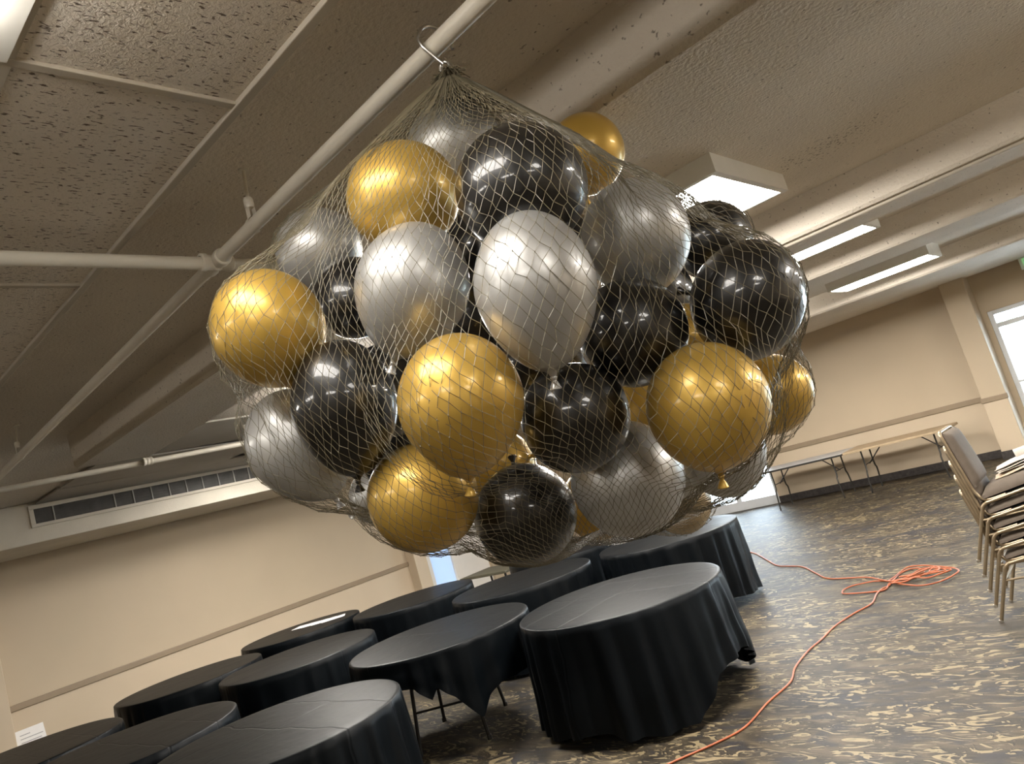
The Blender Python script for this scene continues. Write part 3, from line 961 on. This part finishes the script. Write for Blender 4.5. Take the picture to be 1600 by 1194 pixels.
nb = thing('net_bag', APEX, 'olive tan mesh net bag gathered at the hook and stretched over the balloons', 'net')
mbn = MB(); mbn.v = verts; mbn.f = faces
build('netting', mbn, M['net'], nb, kind='stuff')
tf = MB()
for k in range(170):
    a = rnd.uniform(0, 2 * PI)
    base = APEX + Vector((rnd.uniform(-.006, .006), rnd.uniform(-.006, .006), -0.004))
    out = Vector((math.cos(a), math.sin(a), 0))
    L1 = rnd.uniform(0.014, 0.048)
    tf.tube([base, base + out * L1 * 0.5 + Vector((0, 0, rnd.uniform(0.0, 0.008))), base + out * L1 + Vector((0, 0, rnd.uniform(-0.03, 0.0)))], 0.0011, 4)
build('frayed_collar', tf, M['net'], nb, kind='stuff')
wr_ = MB()
for k in range(5):
    z = APEX.z + 0.008 - k * 0.004
    wr_.tube([(APEX.x + 0.011 * math.cos(t), APEX.y + 0.011 * math.sin(t), z + 0.002 * math.sin(t)) for t in [2 * PI * q / 16 for q in range(16)]], 0.0022, 6, closed=True)
build('tie_cord', wr_, M['net'], nb, True)

# ------------------------------------------------------------------ round tables and cloths
TZ = 0.765


def tablecloth(cx, cy, R, hem, seed, label, nf=19, flare=0.03, amp=0.022):
    rr = random.Random(seed)
    ph = [rr.uniform(0, 2 * PI) for _ in range(6)]
    nA, nV = 264, 15
    mb = MB()

    def fold(t):
        tt = t + 0.10 * math.sin(2 * t + ph[0]) + 0.06 * math.sin(5 * t + ph[1])
        a = math.sin(nf * tt + ph[2])
        a = math.copysign(abs(a) ** 0.7, a) * (0.7 + 0.3 * math.sin(3 * t + ph[3]))
        return a + 0.3 * math.sin((nf * 2 - 5) * tt + ph[4])
    v, f = [], []
    rings = [0.0, 0.25, 0.5, 0.75, 0.9, 0.97]
    v.append((cx, cy, TZ))
    for s in rings[1:]:
        for a in range(nA):
            t = 2 * PI * a / nA
            v.append((cx + R * s * math.cos(t), cy + R * s * math.sin(t), TZ + 0.001 * math.sin(7 * t + ph[1]) * s))
    for k, (s, dz) in enumerate(((0.992, -0.0015), (1.002, -0.007))):
        for a in range(nA):
            t = 2 * PI * a / nA
            v.append((cx + R * s * math.cos(t), cy + R * s * math.sin(t), TZ + dz))
    for k in range(1, nV + 1):
        u = k / nV
        for a in range(nA):
            t = 2 * PI * a / nA
            h = max(hem(t), 0.012)
            g = fold(t)
            z = TZ - 0.007 - (TZ - 0.007 - h) * u
            r = R + 0.003 + flare * u + amp * g * (u ** 0.6) + 0.004 * math.sin(11 * u + 3 * t + ph[5]) * u
            v.append((cx + r * math.cos(t), cy + r * math.sin(t), z))
    for a in range(nA):
        f.append((0, 1 + a, 1 + (a + 1) % nA))
    nr = len(rings) - 1 + 2 + nV
    for q in range(nr - 1):
        for a in range(nA):
            i0 = 1 + q * nA
            f.append((i0 + a, i0 + nA + a, i0 + nA + (a + 1) % nA, i0 + (a + 1) % nA))
    mb.add(v, f)
    o = build('tablecloth', mb, M['cloth'], None, True, (cx, cy, TZ), label, 'tablecloth', 'black cloths on the round tables')
    return o


def plain_hem(h, w, seed):
    p = random.Random(seed).uniform(0, 6)
    return lambda t: h + w * math.sin(4 * t + p) + 0.5 * w * math.sin(9 * t + 2 * p)


def interp_hem(keys, default):
    ks = sorted((math.radians(a), h) for a, h in keys)

    def fn(t):
        if t > PI:
            t -= 2 * PI
        if t <= ks[0][0] or t >= ks[-1][0]:
            return default(t)
        for (a0, h0), (a1, h1) in zip(ks, ks[1:]):
            if a0 <= t <= a1:
                return h0 + (h1 - h0) * (t - a0) / (a1 - a0)
    return fn


hem1 = interp_hem([(-90, .10), (-76, .10), (-70, .06), (-54, .04), (-45, .03), (-40, .05), (-34, .04), (-27, .09), (-16, .25), (-8, .26), (0, .28), (10, .29), (20, .22), (40, .07)], plain_hem(.06, .02, 3))
hem2 = interp_hem([(-110, .52), (-75, .58), (-60, .56), (-52, .455), (-47.5, .53), (-40, .44), (-28, .24), (-20, .36), (-12, .42), (0, .40), (20, .42)], plain_hem(.45, .06, 5))
TABLES = [
    (-3.355, 4.335, 0.735, hem1, 'long black tablecloth at right front, skirt almost on the carpet near the cord'),
    (-4.83, 3.875, 0.725, hem2, 'black tablecloth with short ragged hem, bare leg below it, under the bundle'),
    (-4.37, 2.165, 0.735, plain_hem(.04, .02, 1), 'nearest black tablecloth, cut by the bottom edge of the photo'),
    (-5.985, 1.895, 0.735, plain_hem(.05, .02, 2), 'black tablecloth just behind the nearest one, at the bottom edge'),
    (-7.53, 1.63, 0.73, plain_hem(.05, .02, 4), 'black tablecloth in the lower left corner beside the white sign'),
    (-8.14, 3.275, 0.705, plain_hem(.05, .02, 6), 'black tablecloth by the left wall, second along it from the left'),
    (-6.65, 3.67, 0.715, plain_hem(.05, .02, 7), 'black tablecloth in the middle row, left of the ragged hemmed one'),
    (-8.56, 4.84, 0.71, plain_hem(.05, .02, 8), 'black tablecloth by the left wall with white papers on top'),
    (-7.255, 5.58, 0.72, plain_hem(.05, .02, 9), 'black tablecloth beside the pale doorway'),
    (-5.46, 5.575, 0.73, plain_hem(.05, .02, 10), 'black tablecloth under the lowest black balloon'),
    (-4.33, 6.67, 0.725, plain_hem(.07, .03, 11), 'farthest right black tablecloth, where the white end of the cord disappears'),
    (-6.06, 7.08, 0.72, plain_hem(.05, .02, 12), 'black tablecloth mostly hidden behind the bottom balloons'),
]
for i, (x, y, R, hem, lab) in enumerate(TABLES):
    tablecloth(x, y, R, hem, 20 + i, lab, nf=(23, 19, 26, 24, 25, 24, 25, 24, 23, 25, 26, 24)[i], flare=0.03 if i == 0 else 0.008, amp=0.027 if i in (0, 2, 10) else 0.016)


def round_table(cx, cy, R, ang, label):
    t = thing('round_table', (cx, cy, 0), label, 'table')
    build('tabletop', MB().lathe([(0, TZ - 0.035), (R - 0.03, TZ - 0.035), (R - 0.022, TZ - 0.03), (R - 0.022, TZ - 0.012), (R - 0.03, TZ - 0.006), (0, TZ - 0.006)], (cx, cy, 0), (0, 0, 1), 48), M['woodtop'], t, True, angle=0.6)
    for sx in (-1, 1):
        for sy in (-1, 1):
            d = Vector((math.cos(ang), math.sin(ang), 0)); e = Vector((-d.y, d.x, 0))
            p0 = Vector((cx, cy, TZ - 0.036)) + d * (0.30 * sx) + e * (0.20 * sy)
            p1 = Vector((cx, cy, 0.0)) + d * (0.36 * sx) + e * (0.27 * sy)
            build('leg', MB().tube([p0, p0.lerp(p1, 0.5), p1], 0.014, 10).lathe([(0, 0), (0.019, 0), (0.019, 0.03), (0.014, 0.034)], p1, (0, 0, 1), 10), M['leg'], t, True, angle=0.7)
        b0 = Vector((cx, cy, 0.3)) + d * (0.336 * sx) + e * 0.243
        b1 = Vector((cx, cy, 0.3)) + d * (0.336 * sx) - e * 0.243
        build('brace', MB().tube([b0, b1], 0.009, 8), M['leg'], t, True, angle=0.7)
    return t


round_table(-3.355, 4.335, 0.725, 0.4, 'folding table under the long black cloth at right front')
round_table(-4.83, 3.875, 0.715, -0.98, 'folding table showing one dark leg under the ragged hemmed black cloth')

# papers lying on the cloth by the left wall
for (dx, dy, rz, lab) in ((0.0, 0.0, 0.35, 'white sheets of paper lying on the black cloth by the left wall'),):
    pc = Vector((-8.50, 5.06, TZ + 0.002))
    t = thing('paper_stack', pc, lab, 'paper')
    for k in range(4):
        a = 0.5 + 0.14 * k
        c, s = math.cos(a), math.sin(a)
        w, h = 0.14, 0.108
        off = Vector((0.14 * (k - 1.5), 0.05 * (k - 1.5), 0.0016 * k))
        q = [Vector((x * c - y * s, x * s + y * c, 0)) + pc + off for x, y in ((-w, -h), (w, -h), (w, h), (-w, h))]
        build('sheet', MB().add([tuple(p) for p in q] + [(p.x, p.y, p.z + 0.0012) for p in q],
                                [(3, 2, 1, 0), (4, 5, 6, 7), (0, 1, 5, 4), (1, 2, 6, 5), (2, 3, 7, 6), (3, 0, 4, 7)]), M['paper'], t)

# white sign card leaning against the left wall
sg = thing('sign_card', (XL + 0.1, 2.36, 0), 'white printed card standing against the wall in the lower left corner', 'sign')
v = [(XL + 0.16, 2.20, 0.0), (XL + 0.16, 2.52, 0.0), (XL + 0.05, 2.50, 0.66), (XL + 0.05, 2.22, 0.66)]
v += [(a + 0.012, b, c + 0.002) for a, b, c in v]
build('card', MB().add(v, [(0, 1, 2, 3), (7, 6, 5, 4), (4, 5, 1, 0), (5, 6, 2, 1), (6, 7, 3, 2), (7, 4, 0, 3)]), M['paper'], sg)
ln = MB()
for k, (z, w) in enumerate(((0.60, 0.10), (0.56, 0.22), (0.52, 0.2), (0.48, 0.22))):
    x = XL + 0.16 + 0.012 - (z / 0.66) * 0.11 + 0.002
    ln.box((x, 2.26, z), (x + 0.0015, 2.26 + w, z + 0.008))
build('print_lines', ln, M['ink'], sg)

# dark low table with a cup beyond the round tables
dt = thing('side_table', (-6.75, 6.15, 0), 'small dark olive table beside the pale doorway, behind the cloths', 'table')
dt.location = (-7.6, 7.35, 0)
tx, ty = -7.6, 7.35
build('tabletop', MB().bbox((tx - 0.45, ty - 0.3, 0.62), (tx + 0.45, ty + 0.3, 0.655), 0.006), M['olive'], dt)
for sx in (-1, 1):
    for sy in (-1, 1):
        build('leg', MB().tube([(tx + 0.4 * sx, ty + 0.25 * sy, 0.0), (tx + 0.4 * sx, ty + 0.25 * sy, 0.62)], 0.016, 8), M['leg'], dt, True, angle=0.7)
build('cup', MB().lathe([(0, 0), (0.03, 0), (0.041, 0.11), (0.043, 0.112), (0.039, 0.11), (0.029, 0.006), (0, 0.006)], (tx + 0.38, ty + 0.12, 0.656), (0, 0, 1), 20), M['paper'], None, True,
      (tx + 0.38, ty + 0.12, 0.656), 'small white cup on the dark olive table', 'cup', angle=0.8)

# ------------------------------------------------------------------ rectangular folding tables at the far wall
def banquet_table(x0, x1, y0, y1, z, top, label):
    t = thing('folding_table', ((x0 + x1) / 2, (y0 + y1) / 2, 0), label, 'table')
    tt = build('tabletop', MB().bbox((x0, y0, z - 0.022), (x1, y1, z), 0.006), M[top], t)
    build('edge_band', MB().bbox((x0 - 0.003, y0 - 0.003, z - 0.034), (x1 + 0.003, y0 + 0.012, z - 0.004), 0.003)
          .bbox((x0 - 0.003, y1 - 0.012, z - 0.034), (x1 + 0.003, y1 + 0.003, z - 0.004), 0.003)
          .bbox((x0 - 0.003, y0 + 0.012, z - 0.034), (x0 + 0.012, y1 - 0.012, z - 0.004), 0.003)
          .bbox((x1 - 0.012, y0 + 0.012, z - 0.034), (x1 + 0.003, y1 - 0.012, z - 0.004), 0.003), M['leg'] if top == 'greytop' else M['woodtop'], tt)
    for s, xe in ((1, x0), (-1, x1)):
        xa = xe + s * 0.22
        for y in (y0 + 0.10, y1 - 0.10):
            yy = y + (0.05 if y < (y0 + y1) / 2 else -0.05)
            build('leg', MB().tube(smooth_path([(xa, yy, z - 0.03), (xa, yy, z * 0.55), (xa, y, z * 0.42), (xa - s * 0.02, y, 0.0)], 4), 0.0125, 8), M['leg'], t, True, angle=0.7)
        build('brace', MB().tube([(xa, y0 + 0.15, z * 0.62), (xa, y1 - 0.15, z * 0.62)], 0.008, 8)
              .tube([(xa, (y0 + y1) / 2, z * 0.60), (xa + s * 0.26, (y0 + y1) / 2, z - 0.03)], 0.009, 8), M['leg'], t, True, angle=0.7)
    return t


banquet_table(-5.74, -4.26, 11.97, 12.70, 0.69, 'greytop', 'grey topped folding table at the far wall in front of the glass door')
banquet_table(-4.22, -2.72, 11.93, 12.66, 0.70, 'woodtop', 'tan topped folding table at the far wall behind the chair stack')

# ------------------------------------------------------------------ stack of banquet chairs
CY0, CY1 = 5.452, 5.86


def make_chair(label):
    t = thing('stacking_chair', (-1.0, (CY0 + CY1) / 2, 0), label, 'chair', 'stacked chairs')
    for y in (CY0, CY1):
        inn = 1 if y == CY0 else -1
        # inverted U: rear leg, seat rail, front leg
        u = [(-1.334, y, 0.012), (-1.275, y, 0.165), (-1.222, y, 0.30), (-1.205, y, 0.34), (-1.18, y, 0.36), (-1.14, y, 0.37), (-0.80, y, 0.438), (-0.765, y, 0.44), (-0.742, y, 0.42), (-0.735, y, 0.39), (-0.70, y, 0.012)]
        leg = build('leg_frame', MB().tube(smooth_path(u, 4), 0.0115, 10), M['bronze'], t, True, angle=0.7)
        for x in (-1.336, -0.70):
            build('glide', MB().lathe([(0, 0), (0.013, 0), (0.014, 0.004), (0.013, 0.018), (0, 0.02)], (x, y, 0.0), (0, 0, 1), 12), M['steel'], leg, True, angle=0.7)
        yb = y + 0.024 * inn
        b = [(-1.06, yb, 0.392), (-1.14, yb, 0.378), (-1.185, yb, 0.382), (-1.212, yb, 0.41), (-1.235, yb, 0.47), (-1.262, yb, 0.62), (-1.292, yb, 0.79), (-1.300, yb + 0.006 * inn, 0.835), (-1.303, yb + 0.03 * inn, 0.852)]
        build('back_post', MB().tube(smooth_path(b, 4), 0.0115, 10), M['bronze'], t, True, angle=0.7)
        build('stretcher', MB().tube([(-1.238, y, 0.258), (-0.722, y, 0.30)], 0.007, 8), M['bronze'], t, True, angle=0.7)
    build('top_rail', MB().tube([(-1.303, CY0 + 0.05, 0.852), (-1.303, CY1 - 0.05, 0.852)], 0.0115, 10), M['bronze'], t, True, angle=0.7)
    build('cross_bar', MB().tube([(-1.238, CY0, 0.258), (-1.238, CY1, 0.258)], 0.0075, 8), M['bronze'], t, True, angle=0.7)

    def cushion(name, cx, length, width, thick, org, du, dn, m):
        """rounded pad: u along du (0..length), across y, thickness along dn"""
        nu, nw = 14, 12
        v, f = [], []
        for side in (0, 1):
            for i in range(nu + 1):
                for j in range(nw + 1):
                    u = i / nu; w = j / nw
                    eu = 1 - abs(2 * u - 1) ** 5; ew = 1 - abs(2 * w - 1) ** 5
                    h = thick * (0.30 + 0.70 * (max(eu, 0) * max(ew, 0)) ** 0.35)
                    p = Vector(org) + Vector(du) * (u * length) + Vector((0, (w - 0.5) * width, 0)) + Vector(dn) * (h if side else 0.0)
                    v.append(p)
        K = (nu + 1) * (nw + 1)
        for i in range(nu):
            for j in range(nw):
                a = i * (nw + 1) + j
                f.append((a, a + 1, a + nw + 2, a + nw + 1))
                f.append((K + a, K + a + nw + 1, K + a + nw + 2, K + a + 1))
        for i in range(nu):
            for j in (0, nw):
                a = i * (nw + 1) + j; b = a + nw + 1
                f.append((a, b, K + b, K + a) if j == 0 else (b, a, K + a, K + b))
        for j in range(nw):
            for i in (0, nu):
                a = i * (nw + 1) + j; b = a + 1
                f.append((b, a, K + a, K + b) if i == 0 else (a, b, K + b, K + a))
        return build(name, MB().add(v, f), m, t, True, angle=1.0)
    cw = (CY1 - CY0) - 0.05
    yc = (CY0 + CY1) / 2
    du = Vector((0.43, 0, 0.088)).normalized(); dn = Vector((-du.z, 0, du.x))
    cushion('seat', 0, 0.455, cw + 0.035, 0.068, (-1.185, yc, 0.388), du, dn, M['vinyl'])
    build('seat_pan', MB().add([(-1.16, CY0 + 0.02, 0.375), (-0.78, CY0 + 0.02, 0.455), (-0.78, CY1 - 0.02, 0.455), (-1.16, CY1 - 0.02, 0.375),
                                (-1.16, CY0 + 0.02, 0.362), (-0.78, CY0 + 0.02, 0.438), (-0.78, CY1 - 0.02, 0.438), (-1.16, CY1 - 0.02, 0.362)],
                               [(0, 1, 2, 3), (7, 6, 5, 4), (0, 4, 5, 1), (1, 5, 6, 2), (2, 6, 7, 3), (3, 7, 4, 0)]), M['pan'], t)
    du = Vector((-0.083, 0, 0.41)).normalized(); dn = Vector((du.z, 0, -du.x))
    cushion('backrest', 0, 0.385, cw - 0.02, 0.052, (-1.218, yc, 0.462), du, dn, M['vinyl'])
    return t


chair_labels = ['bronze framed taupe chair at the bottom of the stack, feet on the carpet',
                'bronze framed taupe chair second from the bottom of the stack',
                'bronze framed taupe chair in the middle of the stack',
                'bronze framed taupe chair fourth up, just under the top one',
                'bronze framed taupe chair on top of the stack, taupe backrest fully seen']
ch0 = make_chair(chair_labels[0])
for k in range(1, 5):
    c = copy_tree(ch0)
    c.location = ch0.location + Vector((0, 0, 0.098 * k))
    c['label'] = chair_labels[k]


def folded(name, cx, cy, z, lx, ly, h, rz, m, label, layers=3, tip=0.0):
    t = thing(name, (cx, cy, z), label, 'folded cloth')
    c, s = math.cos(rz), math.sin(rz)
    for k in range(layers):
        z0 = z + h * k / layers; z1 = z + h * (k + 1) / layers - 0.001
        nx, ny = 10, 6
        v, f = [], []
        for zz, side in ((z0, 0), (z1, 1)):
            for i in range(nx + 1):
                for j in range(ny + 1):
                    u = i / nx * 2 - 1; w = j / ny * 2 - 1
                    taper = 1 - tip * max(0, -u)
                    x = u * lx / 2 - 0.008 * k; y = w * ly / 2 * taper
                    e = (1 - abs(u) ** 6) * (1 - abs(w) ** 6)
                    dz = (0.006 * math.sin(3 * u + k) + 0.004 * math.sin(4 * w)) if k or side else 0.0
                    mid = (z0 + z1) / 2
                    zz2 = mid + (zz - mid) * (0.35 + 0.65 * e ** 0.3) + dz + 0.20 * (x + lx / 2) * 1.0
                    v.append((cx + x * c - y * s, cy + x * s + y * c, zz2))
        K = (nx + 1) * (ny + 1)
        for i in range(nx):
            for j in range(ny):
                a = i * (ny + 1) + j
                f += [(a, a + 1, a + ny + 2, a + ny + 1), (K + a, K + a + ny + 1, K + a + ny + 2, K + a + 1)]
        for i in range(nx):
            for j in (0, ny):
                a = i * (ny + 1) + j; b = a + ny + 1
                f.append((a, b, K + b, K + a) if j == 0 else (b, a, K + a, K + b))
        for j in range(ny):
            for i in (0, nx):
                a = i * (ny + 1) + j; b = a + 1
                f.append((b, a, K + a, K + b) if i == 0 else (a, b, K + b, K + a))
        build('fold', MB().add(v, f), m, t, True, angle=0.9)
    return t


ZC = 0.098 * 4
folded('folded_cloth', -0.93, 5.68, ZC + 0.462, 0.36, 0.30, 0.03, 0.12, M['tan_cloth'], 'tan folded cloth lying on the top chair seat', 2, 0.35)
folded('folded_cloth', -0.90, 5.72, ZC + 0.502, 0.38, 0.26, 0.035, 0.05, M['cream_cloth'], 'cream folded cloth on top of the tan one', 3, 0.2)
rl = thing('rolled_mat', (-0.80, 5.78, ZC + 0.60), 'grey rolled mat with a dark open end lying over the folded cloths', 'mat')
a0, a1 = Vector((-0.985, 5.76, ZC + 0.585)), Vector((-0.60, 5.80, ZC + 0.645))
d = (a1 - a0).normalized()
build('roll', MB().lathe([(0.026, 0.0), (0.030, 0.0), (0.031, 0.004), (0.031, (a1 - a0).length - 0.004), (0.030, (a1 - a0).length), (0.0, (a1 - a0).length)], a0, d, 24), M['grey_cloth'], rl, True, angle=0.8)
build('roll_core', MB().lathe([(0.0, 0.02), (0.026, 0.018), (0.026, 0.0)], a0, d, 24), M['pan'], rl, True, angle=0.8)

# ------------------------------------------------------------------ orange extension cord
cz = 0.0075
lead = [(-2.80, 3.05), (-2.72, 3.36), (-2.68, 3.476), (-2.522, 3.722), (-2.436, 3.926), (-2.439, 4.261), (-2.417, 4.574), (-2.481, 4.828), (-2.505, 5.125), (-2.486, 5.375), (-2.481, 5.646),
        (-2.421, 5.923), (-2.349, 6.134), (-2.381, 6.391), (-2.377, 6.528)]
loops = [
    [(-2.377, 6.528), (-2.334, 6.60), (-2.346, 6.68), (-2.385, 6.74), (-2.46, 6.786), (-2.536, 6.786), (-2.671, 6.725), (-2.732, 6.646), (-2.718, 6.553), (-2.676, 6.494), (-2.556, 6.47), (-2.395, 6.471), (-2.334, 6.508),
     (-2.346, 6.634), (-2.343, 6.733), (-2.336, 6.963), (-2.269, 7.054), (-2.191, 7.031), (-2.124, 6.894)],
    [(-2.124, 6.894), (-2.20, 6.75), (-2.353, 6.686), (-2.348, 6.837), (-2.307, 7.085), (-2.188, 7.084), (-2.042, 7.001), (-1.896, 6.893), (-1.839, 6.803), (-1.82, 6.732), (-1.861, 6.605), (-1.936, 6.494), (-2.043, 6.444), (-2.168, 6.516), (-2.286, 6.622), (-2.313, 6.646)],
    [(-2.313, 6.646), (-2.189, 6.719), (-2.124, 6.894), (-2.048, 6.964), (-1.99, 6.885), (-1.997, 6.786), (-2.064, 6.841), (-2.048, 6.964), (-2.12, 6.85), (-2.22, 6.70), (-2.29, 6.612), (-2.192, 6.585), (-2.136, 6.672), (-2.031, 6.628), (-1.948, 6.715), (-1.882, 6.785), (-1.969, 6.85),
     (-2.067, 6.792), (-2.124, 6.679), (-2.241, 6.641), (-2.196, 6.747), (-2.288, 6.773), (-2.194, 6.797), (-2.139, 6.927), (-2.02, 6.90), (-1.93, 6.80), (-2.05, 6.74), (-2.2, 6.66), (-2.33, 6.66)],
]
tail = [(-2.33, 6.66), (-2.426, 6.745), (-2.645, 6.932), (-3.004, 7.125), (-3.255, 7.385), (-3.555, 7.731), (-3.876, 7.985), (-4.172, 8.317), (-4.577, 8.816), (-4.9, 9.2)]
pts = [Vector((x, y, cz)) for x, y in lead]
hgt = cz
for li, lp in enumerate(loops):
    for k, (x, y) in enumerate(lp[1:]):
        hgt = cz + 0.010 * li + 0.006 * (0.5 + 0.5 * math.sin(k * 1.7 + li))
        pts.append(Vector((x, y, hgt)))
for k, (x, y) in enumerate(tail[1:]):
    wig = 0.03 * math.sin(k * 2.1)
    pts.append(Vector((x + wig * 0.4, y + wig, max(cz, 0.025 - k * 0.012))))
path = smooth_path(pts, 7)
build('extension_cord', MB().tube(path, 0.0062, 8), M['orange'], None, True, (-2.3, 6.6, 0), 'orange extension cord running over the carpet into a tangled coil', 'cord', angle=0.9)

# ------------------------------------------------------------------ exit sign
ex = thing('exit_sign', (-1.14, 12.98, 2.63), 'white sign with green EXIT lettering above the glass door at right', 'sign')
build('sign_box', MB().bbox((-1.31, 12.98, 2.55), (-0.97, 13.03, 2.72), 0.006), M['sign'], ex)
build('green_panel', MB().bbox((-1.27, 12.974, 2.575), (-1.01, 12.982, 2.70), 0.002), M['green'], ex)
lt = MB()
x = -1.25
y0, y1, zb, zt, w, s = 12.968, 12.976, 2.60, 2.68, 0.042, 0.011
lt.box((x, y0, zb), (x + s, y1, zt)).box((x, y0, zt - s), (x + w, y1, zt)).box((x, y0, zb), (x + w, y1, zb + s)).box((x, y0, (zb + zt - s) / 2), (x + w * .85, y1, (zb + zt + s) / 2))
x += 0.060
for sg_ in (1, -1):
    xa, xb = (x, x + w) if sg_ == 1 else (x + w, x)
    lt.add([(xa - s / 2, y0, zb), (xa + s / 2, y0, zb), (xb + s / 2, y0, zt), (xb - s / 2, y0, zt), (xa - s / 2, y1, zb), (xa + s / 2, y1, zb), (xb + s / 2, y1, zt), (xb - s / 2, y1, zt)],
           [(3, 2, 1, 0), (4, 5, 6, 7), (0, 1, 5, 4), (1, 2, 6, 5), (2, 3, 7, 6), (3, 0, 4, 7)])
x += 0.066
lt.box((x, y0, zb), (x + s, y1, zt))
x += 0.030
lt.box((x, y0, zt - s), (x + w, y1, zt)).box((x + w / 2 - s / 2, y0, zb), (x + w / 2 + s / 2, y1, zt))
build('lettering', lt, M['sign'], ex)

# ------------------------------------------------------------------ outside the glass doors
struct('ground', MB().box((-40, YF + 0.5, -0.15), (40, 60, -0.03)).box((XR + 0.2, -30, -0.15), (40, YF + 0.5, -0.03)).box((-40, -30, -0.15), (XL - 0.3, YF + 0.5, -0.03)), M['paving'], 'pale paving outside the glass doors')
hd = MB()
rh = random.Random(9)
for k in range(420):
    p = Vector((rh.uniform(-9, 9), rh.uniform(27, 28.6), rh.uniform(0.2, 2.2)))
    a = Vector((rh.uniform(-1, 1), rh.uniform(-1, 1), rh.uniform(-1, 1))).normalized() * rh.uniform(0.2, 0.4)
    b = a.orthogonal().normalized() * rh.uniform(0.15, 0.3)
    hd.add([p - a, p - b * 0.8, p + a, p + b], [(0, 1, 2, 3)])
build('hedge', hd, M['leaf'], None, False, (0, 27.8, 0), 'green hedge outside, faint through the glass door', 'hedge')
